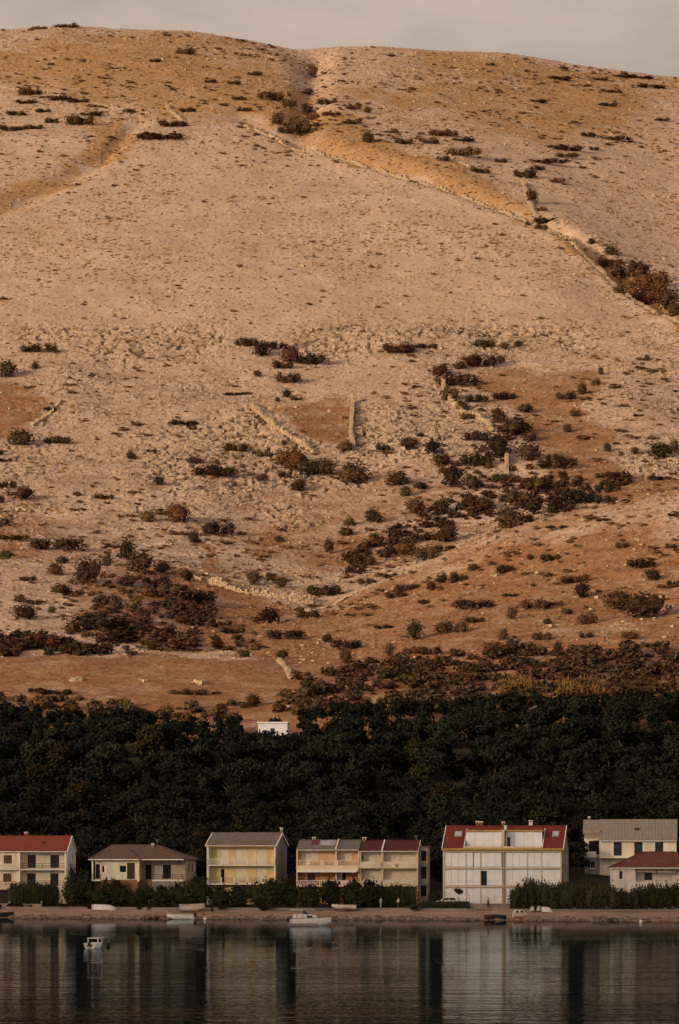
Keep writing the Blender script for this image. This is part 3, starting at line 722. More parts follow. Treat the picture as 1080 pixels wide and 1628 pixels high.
# ---- A: white three-storey house with red roof at the left edge
def house_a():
    h = House('terraced_house', 'cream three-storey house with bright red tiled roof and dark balcony doors at left edge', 'house', -60, 645, 1.3, 5)
    W = mat('warm_cream_render', (0.805, 0.695, 0.537), 0.85, vscale=0.7, var=0.18, bump=0.1, bscale=20, stretch=(1, 1, 0.3), detail=7)
    G = mat('shaded_grey_render', (0.660, 0.648, 0.648), 0.85, vscale=0.6, var=0.12)
    u0, uL, uR = 0.0, h.u(30), h.u(106); z2, z1 = h.z(1353), 0.0
    dep = 9.0; rec = 1.25
    zs1, zs2 = h.z(1382), h.z(1409.5)
    # left bay flush with the front, windows with brown shutters
    fl = [(h.rect((6, 1360, 19, 1374)), 'shutters', BROWN), (h.rect((5, 1389, 18, 1402)), 'shutters', BROWN), (h.rect((-34, 1360, -21, 1374)), 'shutters', BROWN), (h.rect((-34, 1389, -21, 1402)), 'shutters', BROWN), (h.rect((-14, 1416, 13, 1437)), 'dark', DBROWN)]
    body(h, u0, uL, 0, rec + 0.1, z1, z2, W, fl)
    fr = [(h.rect((44, 1359.5, 57, 1380), rec), 'door', DBROWN), (h.rect((80, 1359.5, 94, 1380), rec), 'door', DBROWN),
          (h.rect((43, 1388.5, 57, 1408), rec), 'door', DBROWN), (h.rect((80, 1388.5, 93, 1408), rec), 'door', DBROWN)]
    zr = h.z(1331, dep / 2)
    body(h, uL, uR, rec, dep, zs2, z2, W, fr, name='wall')
    sw = [((5.2, 5.9, h.z(1366, 5), h.z(1357, 5)), 'window', DBROWN), ((5.0, 5.8, h.z(1392, 5), h.z(1382, 5)), 'window', DBROWN)]
    body(h, u0, uR + 0.012, 0.012, dep + 0.02, z1 - 0.02, z2 - 0.03, G, right=sw, ridge=(dep / 2, zr), name='side_wall') if False else None
    body(h, uL, uR, 0, dep, z1, zs2 - 0.2, W, [(h.rect((60, 1414, 72, 1436)), 'dark', DBROWN)])
    # right gable wall, its side shade put into a pale grey colour
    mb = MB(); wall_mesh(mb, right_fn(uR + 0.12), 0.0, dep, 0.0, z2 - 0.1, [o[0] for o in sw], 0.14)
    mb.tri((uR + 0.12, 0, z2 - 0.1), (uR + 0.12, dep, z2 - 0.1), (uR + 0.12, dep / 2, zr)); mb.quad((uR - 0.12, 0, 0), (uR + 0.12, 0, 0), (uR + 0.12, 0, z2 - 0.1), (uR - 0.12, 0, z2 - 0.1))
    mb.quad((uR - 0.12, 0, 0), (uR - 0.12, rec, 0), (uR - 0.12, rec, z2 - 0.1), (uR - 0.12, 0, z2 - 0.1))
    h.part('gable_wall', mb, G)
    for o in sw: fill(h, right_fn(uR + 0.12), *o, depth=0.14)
    for zz in (zs1, zs2):
        h.part('balcony_slab', MB().box(uL + 0.2, uR - 0.13, -0.10, rec - 0.01, zz - 0.16, zz), WHITE)
    h.part('balcony_slab', MB().box(u0 + 0.1, uL - 0.25, -0.75, -0.01, zs1 - 0.14, zs1), WHITE)
    h.part('balcony_slab', MB().box(u0 + 0.1, uL - 0.25, -0.75, -0.01, zs2 - 0.5, zs2), W)
    h.part('pilaster', MB().box(uL - 0.22, uL + 0.22, -0.12, rec, 0, z2), WHITE); h.part('pilaster', MB().box(uR - 0.35, uR - 0.10, -0.09, 0.5, 0, z2 - 0.12), WHITE)
    railing(h, uL + 0.23, uR - 0.36, -0.04, zs1, zs1 + 0.95, RAILD, 3); railing(h, uL + 0.23, uR - 0.36, -0.04, zs2, zs2 + 0.95, RAILD, 3)
    railing(h, u0 + 0.2, uL - 0.3, -0.70, zs1, zs1 + 0.9, WHITE, 2, 0.45); railing(h, u0 + 0.2, uL - 0.3, -0.70, zs2, zs2 + 0.85, RAILD, 2)
    h.part('soffit', MB().box(uL, uR, -0.25, rec, z2 - 0.1, z2 - 0.02), WHITE)
    gable_roof(h, u0, uR, 0, dep, z2, zr, T_RED, 0.3, 0.2)
    chimney(h, h.u(41, dep / 2), dep / 2 + 0.3, zr - 0.6, zr + 0.55, BRICK)
    u = h.u(70, 2.5); zz = z2 + (zr - z2) * 2.5 / (dep / 2)
    h.part('roof_vent', MB().box(u - 0.35, u + 0.35, 2.1, 2.6, zz - 0.2, zz + 0.22), DBROWN)
house_a()

# ---- B: low hipped house on a tall basement
def house_b():
    h = House('bungalow', 'low cream house with weathered brown hipped roof on a raised basement, veranda with posts', 'house', 147, 642, 1.3, 13)
    W = mat('pale_cream_render', (0.816, 0.744, 0.600), 0.85, vscale=0.8, var=0.18, bump=0.1, bscale=20, stretch=(1, 1, 0.3), detail=7)
    G = mat('shaded_bungalow_render', (0.44, 0.40, 0.37), 0.85, vscale=0.7, var=0.15)  # shadow of the projecting wing put into the recess's greyer colour
    TERRA = mat('terracotta_base', (0.30, 0.155, 0.085), 0.9, vscale=1.2, var=0.2)
    uA, uB, uC, uD = h.u(161), h.u(219), h.u(222), h.u(289); dep = 9.0
    ze, zf = h.z(1366), h.z(1399); rec = 2.3
    body(h, -0.1, uD, 1.3, dep, 0, zf - 0.05, TERRA)
    body(h, 0.0, uA, 1.6, dep, zf, ze, W, [(h.rect((152, 1374, 159, 1397), 1.6), 'door', DBROWN)])
    body(h, uA, uB, 0.0, dep, zf, ze, W, [(h.rect((161.8, 1376, 166.5, 1387.5)), 'open_shutter', None), (h.rect((190, 1376, 201, 1387.5)), 'window', WHITE), (h.rect((202, 1372, 214.5, 1398)), 'dark', DBROWN)])
    # recessed right half, with the stair bay
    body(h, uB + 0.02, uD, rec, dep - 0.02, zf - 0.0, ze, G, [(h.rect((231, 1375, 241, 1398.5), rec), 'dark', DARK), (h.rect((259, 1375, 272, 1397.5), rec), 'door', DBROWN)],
         right=[((4.2, 4.8, zf + 1.2, zf + 2.6), 'window', DBROWN), ((6.4, 7.0, zf + 1.2, zf + 2.6), 'window', DBROWN)])
    h.part('terrace_slab', MB().box(-0.3, uA, -0.1, 1.6, zf - 0.2, zf), WHITE)
    h.part('terrace_slab', MB().box(h.u(242, 0.4), uD + 0.1, 0.4, rec, zf - 0.22, zf), WHITE)
    h.part('wall', MB().box(h.u(242, 0.4), uD, 0.5, rec, 0, zf - 0.23), CONC)
    h.part('post', MB().box(-0.12, 0.12, 0.0, 0.24, zf, ze), WHITE)
    h.part('post', MB().box(uB - 0.02, uB + 0.28, -0.1, 0.2, zf - 0.3, ze), WHITE)
    h.part('wall', MB().box(uA, uB, 0.1, 1.3, 0, zf - 0.02), TERRA)
    # stair
    st = MB(); s0 = h.u(224, 0.6); s1 = h.u(240, 0.6)
    for k in range(9): st.box(s0, s1, 0.5 + k * 0.26 - 0.6, 0.5 + (k + 1) * 0.26, 0, 0.4 + (zf - 0.4) * (k + 1) / 9)
    h.part('staircase', st, CONC)
    railing(h, h.u(242, 0.45), uD + 0.05, 0.45, zf, zf + 0.95, RAILD, 3, ret=1.8); railing(h, -0.2, uA - 0.05, -0.02, zf, zf + 0.9, RAILD, 3)
    zr = h.z(1345, dep / 2)
    hip_roof(h, -0.1, uD, 0.0, dep, ze, zr, h.u(178, dep / 2), h.u(250, dep / 2), T_OLD)
    wr = h.uz(196, 1352, 2.2)[1]
    hip_roof(h, -0.05, uB + .1, -0.5, 5.2, ze, max(ze + .9, min(wr, zr - .35)), h.u(176, 2.3), h.u(205, 2.3), T_OLD, .4)
    antenna(h, h.u(250, dep / 2), dep / 2, zr, 1.1)
    chimney(h, h.u(243, 3.8), 3.8, zr - 0.9, zr + 0.1, CONC, 0.4)
    h.part('satellite_dish', MB().loft([[(uD - 1.0 + 0.3 * cos(t) * r, 2.05 - 0.1 * (1 - r), ze - 0.55 + 0.3 * sin(t) * r) for t in np.linspace(0, 2 * pi, 11)] for r in (0.1, 0.6, 1.0)]), STEEL)
house_b()

# ---- C: yellow house with grey roof and long balconies
def house_c():
    h = House('apartment_house', 'pale yellow house with grey tiled roof and two long railed balconies', 'house', 329.5, 633, 1.3, 11)
    W = mat('yellow_render', (0.825, 0.650, 0.362), 0.85, vscale=0.6, var=0.18, bump=0.1, bscale=20, stretch=(1, 1, 0.3), detail=7)
    S = mat('stained_shaded_gable', (0.30, 0.29, 0.285), 0.9, vscale=0.45, col2=(0.13, 0.125, 0.125), detail=8, stretch=(1, 1, 0.35))  # stains, over a dark grey that carries the shade of this side
    uR = h.u(438.5); dep = 9.0; rec = 1.2; ze = h.z(1344); zr = h.z(1326, dep / 2); z1, z2 = h.z(1375), h.z(1405)
    ops = []
    for a, b in ((350, 364), (375, 393), (408, 424)): ops.append((h.rect((a, 1351, b, 1374), rec), 'roller', ROLL))
    ops.append((h.rect((351.5, 1382, 357, 1403.5), rec), 'door', DBROWN))
    for a, b in ((375, 393), (408, 424)): ops.append((h.rect((a, 1381, b, 1403.5), rec), 'roller', ROLL))
    body(h, 0.02, uR - 0.02, rec, dep, 0, ze, W, ops)
    mb = MB(); wall_mesh(mb, right_fn(uR), 0, dep, 0, ze - 0.15, [(5.5, 6.2, 3.4, 4.6)], 0.14); mb.tri((uR, 0, ze - 0.15), (uR, dep, ze - 0.15), (uR, dep / 2, zr))
    h.part('gable_wall', mb, S); fill(h, right_fn(uR), (5.5, 6.2, 3.4, 4.6), 'window', DBROWN, 0.14)
    for a, b in ((0, 0.3), (uR - 0.3, uR - 0.01)): h.part('pier', MB().box(a, b, -0.02, rec, 0, ze - 0.1), WHITE)
    for zz in (z1, z2):
        h.part('balcony_slab', MB().box(0.01, uR - 0.01, -0.22, rec - 0.01, zz - 0.18, zz), WHITE)
        railing(h, 0.1, uR - 0.1, -0.16, zz, zz + 0.95, WHITE if zz == z1 else BROWN, 3, 2.2)
        for k in range(6):
            x = 0.15 + (uR - 0.3) * k / 5; h.part('rail_post', MB().box(x - 0.09, x + 0.09, -0.23, -0.05, zz, zz + 1.0), WHITE)
    h.part('soffit', MB().box(0, uR, -0.3, rec, ze - 0.12, ze - 0.02), W)
    gable_roof(h, 0, uR, 0, dep, ze, zr, T_GREY, 0.35, 0.18)
    chimney(h, h.u(447, dep / 2), dep / 2 + 0.4, zr - 0.5, zr + 0.7, CONC, 0.4)
    h.part('downpipe', MB().tube([(0.05, -0.28, 0), (0.05, -0.28, ze - 0.2)], 0.05, 6), WHITE)
house_c()

# ---- D: two joined halves
def house_d():
    h = House('terraced_house', 'peach half of the twin house with patched grey roof and white balusters', 'house', 471.5, 630, 1.3, 6)
    PE = mat('peach_render', (0.756, 0.488, 0.317), 0.85, vscale=0.6, var=0.12, bump=0.1, bscale=20)
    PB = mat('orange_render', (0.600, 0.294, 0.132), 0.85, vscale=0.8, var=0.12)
    LP = mat('pale_peach', (0.792, 0.636, 0.504), 0.8, vscale=0.8, var=0.08)
    PATCH = mat('pale_sheet_roofing', (0.42, 0.43, 0.46), 0.6, vscale=0.9, var=0.2)
    uM = h.u(534.5); uR = h.u(571.5); dep = 8.5; rec = 1.1
    ze = h.z(1351); zr = h.z(1337.5, dep / 2); zs = h.z(1377); zl = h.z(1408); za = h.z(1386)
    top = [(h.rect((479, 1354, 506, 1368), rec), 'roller', ROLL), (h.rect((540, 1354, 559, 1368), rec), 'roller', ROLL)]
    body(h, 0.0, uR, rec, dep, zs, ze, PE, top)
    low = [(h.rect((489, 1389, 501, 1402), rec), 'door', DBROWN), (h.rect((545, 1388, 550, 1402), rec), 'dark', DARK), (h.rect((537, 1388, 544, 1402), rec), 'roller', ROLL)]
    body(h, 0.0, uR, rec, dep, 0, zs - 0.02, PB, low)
    for a, b in ((-0.02, 0.2), (uM - 0.12, uM + 0.12), (uR - 0.2, uR)): h.part('pier', MB().box(a, b, -0.02, rec, 0, ze - 0.1), LP)
    h.part('balcony_slab', MB().box(0, uR, -0.3, rec - 0.01, zs - 0.2, zs), LP)
    h.part('balcony_slab', MB().box(0, uR, -0.3, rec - 0.01, zl - 0.2, zl), LP)
    for a, b in ((0.0, h.u(487)), (h.u(493), h.u(509)), (h.u(516), h.u(531)), (h.u(538), uR)):
        balusters(h, a, b, -0.2, zs, zs + 0.92, LP)
    for a, b in ((h.u(487), h.u(493)), (h.u(509), h.u(516)), (h.u(531), h.u(538))): h.part('parapet', MB().box(a, b, -0.28, -0.12, zs, zs + 0.92), LP)
    h.part('valance', MB().box(0.05, uR - 0.1, -0.42, -0.31, za, zs - 0.02), LP)
    h.part('awning', MB().hexa([(0.1, -1.1, za - 0.12), (uR - 0.3, -1.1, za - 0.12), (uR - 0.3, -0.43, za + 0.22), (0.1, -0.43, za + 0.22), (0.1, -1.1, za - 0.05), (uR - 0.3, -1.1, za - 0.05), (uR - 0.3, -0.43, za + 0.29), (0.1, -0.43, za + 0.29)]), WHITE)
    balusters(h, 0.0, uM, -0.2, zl, zl + 0.85, WHITE); h.part('parapet', MB().box(uM, uR, -0.28, -0.12, zl, zl + 0.85), LP)
    h.part('soffit', MB().box(0, uR, -0.3, rec, ze - 0.12, ze - 0.02), LP)
    gable_roof(h, 0, uR - 0.02, 0, dep, ze, zr, T_GREY, 0.3, 0.0, None)
    sl = (zr - ze) / (dep / 2)
    def patch(p0, p1, d0, d1, m, nm):
        a, b = h.u(p0, 2), h.u(p1, 2); q = 0.165
        h.part(nm, MB().hexa([(a, d0, ze + d0 * sl + q), (b, d0, ze + d0 * sl + q), (b, d1, ze + d1 * sl + q), (a, d1, ze + d1 * sl + q), (a, d0, ze + d0 * sl + q + .05), (b, d0, ze + d0 * sl + q + .05), (b, d1, ze + d1 * sl + q + .05), (a, d1, ze + d1 * sl + q + .05)]), m)
    patch(495, 507, 2.0, 4.0, T_HIP, 'roof_patch'); patch(508, 533, 1.6, 4.0, PATCH, 'roof_sheet')
    h.part('firewall', MB().hexa([(uM - .12, -.3, ze - .1), (uM + .12, -.3, ze - .1), (uM + .12, dep / 2, zr), (uM - .12, dep / 2, zr), (uM - .12, -.3, ze + .28), (uM + .12, -.3, ze + .28), (uM + .12, dep / 2, zr + .38), (uM - .12, dep / 2, zr + .38)]), LP)
    chimney(h, h.u(499, dep / 2), dep / 2 + .3, zr - .4, zr + .35, BRICK, 0.5)
    # cream half
    g = House('terraced_house', 'cream half of the twin house with maroon tiled roof', 'house', 571.5, float(h.o.y + h.eu.y * uR), 1.3, 6)
    CR = mat('cream_render', (0.805, 0.732, 0.573), 0.85, vscale=0.6, var=0.18, bump=0.1, bscale=20, stretch=(1, 1, 0.3), detail=7)
    CR2 = mat('yellowish_pier', (0.690, 0.575, 0.380), 0.85, vscale=0.8, var=0.12)
    wM, wR = g.u(608), g.u(665); ze2 = g.z(1353); zr2 = g.z(1338, dep / 2); zs2 = g.z(1379); zl2 = g.z(1408)
    top = [(g.rect((573.5, 1360, 577.5, 1367), rec), 'window', DBROWN), (g.rect((581, 1354, 603, 1369), rec), 'roller', ROLL), (g.rect((611, 1354, 632, 1369), rec), 'roller', ROLL), (g.rect((638, 1354, 660, 1369), rec), 'roller', ROLL),
           (g.rect((581, 1382, 603, 1401), rec), 'roller', ROLL), (g.rect((611, 1382, 632, 1401), rec), 'roller', ROLL), (g.rect((638, 1382, 660, 1401), rec), 'roller', ROLL)]
    body(g, 0.02, wR, rec, dep, 0, ze2, CR, top, right=[((2.4, 3.4, zs2 + 0.4, zs2 + 2.2), 'window', DBROWN), ((2.4, 3.4, zl2 + 0.4, zl2 + 2.4), 'window', DBROWN)], ridge=(dep / 2, zr2))
    for a, b in ((0.05, 0.3), (wM - 0.18, wM + 0.18), (wR - 0.25, wR - 0.01)): g.part('pier', MB().box(a, b, -0.02, rec, 0, ze2 - 0.1), CR2)
    for zz in (zs2, zl2):
        g.part('balcony_slab', MB().box(0.02, wR, -0.3, rec - 0.01, zz - 0.2, zz), CR2)
        for a, b in ((0.05, wM - 0.2), (wM + 0.2, g.u(629)), (g.u(634), wR)): g.part('parapet', MB().box(a, b, -0.28, -0.12, zz, zz + 0.92), CR)
    g.part('soffit', MB().box(0.02, wR, -0.3, rec, ze2 - 0.12, ze2 - 0.02), CR)
    gable_roof(g, 0.03, wR, 0, dep, ze2, zr2, T_MAR, 0.3, 0.02, None)
    g.part('firewall', MB().hexa([(wM - .1, -.3, ze2 - .1), (wM + .1, -.3, ze2 - .1), (wM + .1, dep / 2, zr2), (wM - .1, dep / 2, zr2), (wM - .1, -.3, ze2 + .26), (wM + .1, -.3, ze2 + .26), (wM + .1, dep / 2, zr2 + .30), (wM - .1, dep / 2, zr2 + .30)]), WHITE)
    g.part('verge_board', MB().hexa([(wR, -.3, ze2 - .15), (wR + .1, -.3, ze2 - .15), (wR + .1, dep / 2, zr2 - .05), (wR, dep / 2, zr2 - .05), (wR, -.3, ze2 + .2), (wR + .1, -.3, ze2 + .2), (wR + .1, dep / 2, zr2 + .22), (wR, dep / 2, zr2 + .22)]), CR2)
    chimney(g, 0.45, dep / 2 - .3, zr2 - .6, zr2 + .35, BRICK, 0.6)
    antenna(g, g.u(662, dep / 2), dep / 2, zr2, 1.0)
    # stair tower of grey concrete on the right side
    tw0, tw1 = wR + 0.05, wR + 1.5
    body(g, tw0, tw1, 1.2, 5.2, 0, g.z(1347, 1.2), CONC, [((tw0 + 0.35, tw0 + 1.15, g.z(1369, 1.2), g.z(1353, 1.2)), 'dark', DARK), ((tw0 + 0.3, tw0 + 1.2, g.z(1397, 1.2), g.z(1378, 1.2)), 'dark', DARK), ((tw0 + 0.3, tw0 + 1.2, g.z(1425, 1.2), g.z(1408, 1.2)), 'dark', DARK)], depth=0.3, name='stair_tower')
    g.part('tower_roof', MB().box(tw0 - 0.02, tw1 + 0.15, 1.0, 5.4, g.z(1347, 1.2) + 0.01, g.z(1347, 1.2) + 0.2), T_OLD)
house_d()

# ---- E: the big white block
def house_e():
    h = House('apartment_block', 'large white apartment block with ochre trim, roof terraces and red tiled roof', 'apartment block', 704.5, 622, 1.3, 9)
    W = mat('white_render', (0.82, 0.86, 0.90), 0.85, vscale=0.5, var=0.18, bump=0.1, bscale=20, stretch=(1, 1, 0.3), detail=7)
    OC = mat('ochre_trim', (0.46, 0.30, 0.085), 0.8, vscale=1.0, var=0.15)
    OL = mat('pale_ochre_trim', (0.66, 0.57, 0.44), 0.8, vscale=0.8, var=0.12)
    OC2 = mat('dull_ochre_line', (0.40, 0.29, 0.15), 0.8, var=0.15)
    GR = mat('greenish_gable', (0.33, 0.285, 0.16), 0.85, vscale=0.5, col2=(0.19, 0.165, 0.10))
    uR = h.u(894.5); dep = 10.0; ze = h.z(1350, 0, 800); zr = h.z(1315, dep / 2, 800)
    rec = 0.9; zb = [h.z(1378.5, 0, 800), h.z(1408, 0, 800), h.z(1437, 0, 800)]
    body(h, 0.05, uR - 0.05, rec, dep, 0, ze, W)
    mb = MB(); sw = [(3.0, 3.9, zb[0] + 0.6, zb[0] + 1.9), (3.0, 3.9, zb[1] + 0.6, zb[1] + 1.9), (6.5, 7.4, zb[0] + 0.6, zb[0] + 1.9), (6.5, 7.4, zb[1] + 0.6, zb[1] + 1.9)]
    wall_mesh(mb, right_fn(uR), 0, dep, 0, ze - 0.1, sw, 0.14); mb.tri((uR, 0, ze - .1), (uR, dep, ze - .1), (uR, dep / 2, zr)); mb.quad((uR - .3, 0, 0), (uR, 0, 0), (uR, 0, ze - .1), (uR - .3, 0, ze - .1))
    h.part('gable_wall', mb, GR)
    h.part('gable_wall', MB().tri((0, 0, ze - .1), (0, dep, ze - .1), (0, dep / 2, zr)).quad((0, 0, 0), (0, dep, 0), (0, dep, ze - .1), (0, 0, ze - .1)), W)
    for o in sw: fill(h, right_fn(uR), o, 'window', DBROWN, 0.14)
    # three storeys of white blinds let down between piers: each panel its own part
    cols = [706.5, 741, 764, 799.5, 803.5, 838.5, 861, 892.5]
    zt = [ze - 0.55, zb[0] - 0.42, zb[1] - 0.42]
    for s in range(3):
        for i in range(7):
            if i == 3: continue
            a, b = h.u(cols[i]), h.u(cols[i + 1]); n = 3 if b - a > 3 else 2
            for k in range(n):
                p0 = a + 0.06 + (b - a - 0.12) * k / n; p1 = a + 0.06 + (b - a - 0.12) * (k + 1) / n - 0.035
                if s == 1 and i == 2 and k == 0:
                    d = (h.u(766), h.u(774), zb[1] + 0.05, h.z(1385, 0, 800)); fill(h, front_fn(0.12), d, 'door', DBROWN, 0.2)
                    h.part('blind', MB().box(d[1] + 0.03, p1, 0.10, 0.16, zb[1] + 0.03, zt[1]), ROLLW); h.part('blind', MB().box(p0, d[1] + 0.03, 0.10, 0.16, d[3] + 0.02, zt[1]), ROLLW); continue
                gap = 0.10 if (s == 0 and ((i == 1 and k == 1) or (i == 2 and k in (0, 2)))) else 0.0
                dd = 0.10 + 0.012 * ((i * 3 + k + s) % 3)
                h.part('blind', MB().box(p0 + gap * (k != 2), p1 - gap * (k == 2), dd, dd + 0.06, zb[s] + 0.03, zt[s]), ROLLW)
            h.part('pier', MB().box(h.u(cols[i]) - 0.10, h.u(cols[i]) + 0.10, 0.02, rec, zb[s], zt[s] + 0.3), OL)
    h.part('pier', MB().box(h.u(799.8), h.u(803.2), -0.06, rec, 0, ze), OL)
    h.part('downpipe', MB().tube([(h.u(801.5), -0.13, 0.2), (h.u(801.5), -0.13, ze)], 0.07, 6), OC)
    h.part('downpipe', MB().tube([(h.u(894), -0.1, 0.2), (h.u(894), -0.1, ze)], 0.06, 6), BRICK)
    for a, b in ((0, 0.28), (uR - 0.29, uR - 0.01)): h.part('pier', MB().box(a, b, -0.03, rec, 0, ze - 0.02), OL)
    for s, zz in enumerate((ze - 0.25, zb[0] - 0.02, zb[1] - 0.02)):
        h.part('floor_band', MB().box(0.28, uR - 0.28, -0.02, rec, zz - 0.28, zz), OL)
        h.part('floor_line', MB().box(0.28, uR - 0.28, -0.05, -0.021, zz - 0.32, zz - 0.26), OC2)
    h.part('plinth', MB().box(0.0, uR, -0.03, rec, 0, max(.3, zb[2] - 0.01)), CONC)
    h.part('cornice', MB().box(-0.15, uR + 0.1, -0.42, 0.3, ze - 0.22, ze + 0.12), OC)
    # roof: red slope left and right, terraces cut into the middle
    sl = (zr - ze) / (dep / 2); t = 0.16
    c0, c1 = h.u(741, 2), h.u(864, 2); dT = 3.6
    def slope(mb, a, b, d0, d1):
        mb.hexa([(a, d0, ze + d0 * sl), (b, d0, ze + d0 * sl), (b, d1, ze + d1 * sl), (a, d1, ze + d1 * sl), (a, d0, ze + d0 * sl + t), (b, d0, ze + d0 * sl + t), (b, d1, ze + d1 * sl + t), (a, d1, ze + d1 * sl + t)])
    rm = MB(); slope(rm, -0.15, c0, -0.35, dep / 2); slope(rm, c1, uR + 0.15, -0.35, dep / 2); slope(rm, c0, c1, 4.35, dep / 2)
    rm.hexa([(-.15, dep / 2, zr), (uR + .15, dep / 2, zr), (uR + .15, dep + .3, ze), (-.15, dep + .3, ze), (-.15, dep / 2, zr + t), (uR + .15, dep / 2, zr + t), (uR + .15, dep + .3, ze + t), (-.15, dep + .3, ze + t)])
    ro = h.part('roof', rm, T_RED2)
    h.part('ridge_cap', MB().tube([(-.15, dep / 2, zr + t), (uR + .15, dep / 2, zr + t)], .12, 6), T_RED2, ro)
    for x in (-0.2, uR + 0.12):
        h.part('verge_board', MB().hexa([(x, -.38, ze - .2), (x + .12, -.38, ze - .2), (x + .12, dep / 2, zr - .02), (x, dep / 2, zr - .02), (x, -.38, ze + .12), (x + .12, -.38, ze + .12), (x + .12, dep / 2, zr + .26), (x, dep / 2, zr + .26)]), WHITE, ro)
    zl = ze + 4.35 * sl
    for a, b, m1, m2 in ((c0, h.u(800, 2), 0, 1), (h.u(804, 2), c1, 1, 0)):
        n = 4
        for k in range(n): h.part('terrace_panel', MB().box(a + .1 + (b - a - .2) * k / n, a + .1 + (b - a - .2) * (k + 1) / n - .03, 1.6, 1.7, ze + .1, zl - .32), ROLLW)
        h.part('lintel', MB().box(a, b, 1.35, 4.34, zl - .3, zl - .02), OC)
        h.part('parapet', MB().box(a, b, -.30, -.14, ze + .12, ze + .42), OL)
        h.part('terrace_floor', MB().box(a, b, -.13, 1.6, ze - .02, ze + .08), CONC)
        h.part('door', MB().box((a + .35) if m2 == 0 else (a + .5), (a + .8) if m2 == 0 else (a + .55), 1.54, 1.58, ze + .1, ze + 1.9), GLASS) if m2 == 0 else None
    for x in (c0 - .14, c1): 
        h.part('cheek_wall', MB().hexa([(x, -.1, ze), (x + .14, -.1, ze), (x + .14, 4.3, ze), (x, 4.3, ze), (x, -.1, ze + .3), (x + .14, -.1, ze + .3), (x + .14, 4.3, zl + .22), (x, 4.3, zl + .22)]), W)
    xm = h.u(802, 2); h.part('dividing_wall', MB().box(xm - .22, xm + .22, -.1, 4.3, ze, zl - .02), OL); h.part('chimney', MB().box(xm - .18, xm + .22, 3.2, 3.7, zl - .1, zr + .25), W)
    for p0, p1 in ((723, 735), (878, 889.5)):
        a, b = h.u(p0, 3), h.u(p1, 3); d0, d1 = 2.55, 3.7; q = t
        k = h.part('skylight', MB().hexa([(a, d0, ze + d0 * sl + q), (b, d0, ze + d0 * sl + q), (b, d1, ze + d1 * sl + q), (a, d1, ze + d1 * sl + q), (a, d0, ze + d0 * sl + q + .1), (b, d0, ze + d0 * sl + q + .1), (b, d1, ze + d1 * sl + q + .1), (a, d1, ze + d1 * sl + q + .1)]), STEEL, ro)
    SKG = mat('skylight_glass', (0.45, 0.47, 0.5), 0.15, var=0.05, spec=0.6)
    for p0, p1 in ((723.8, 734.2), (878.8, 888.7)):
        a, b = h.u(p0, 3), h.u(p1, 3); d0, d1 = 2.65, 3.6; q = t + .105
        h.part('pane', MB().hexa([(a, d0, ze + d0 * sl + q), (b, d0, ze + d0 * sl + q), (b, d1, ze + d1 * sl + q), (a, d1, ze + d1 * sl + q), (a, d0, ze + d0 * sl + q + .02), (b, d0, ze + d0 * sl + q + .02), (b, d1, ze + d1 * sl + q + .02), (a, d1, ze + d1 * sl + q + .02)]), SKG, ro)
    for px, hh, m, w in ((759, .65, BRICK, .5), (765, .6, BRICK, .5), (800, .55, BRICK, .5), (844, .75, W, .55)):
        chimney(h, h.u(px, dep / 2), dep / 2 + .4, zr - .5, zr + hh, m, w)
    # dark low garden wall in front
    h.part('step', MB().box(h.u(764), h.u(778), -1.0, -.04, 0, .35), CONC)
house_e()

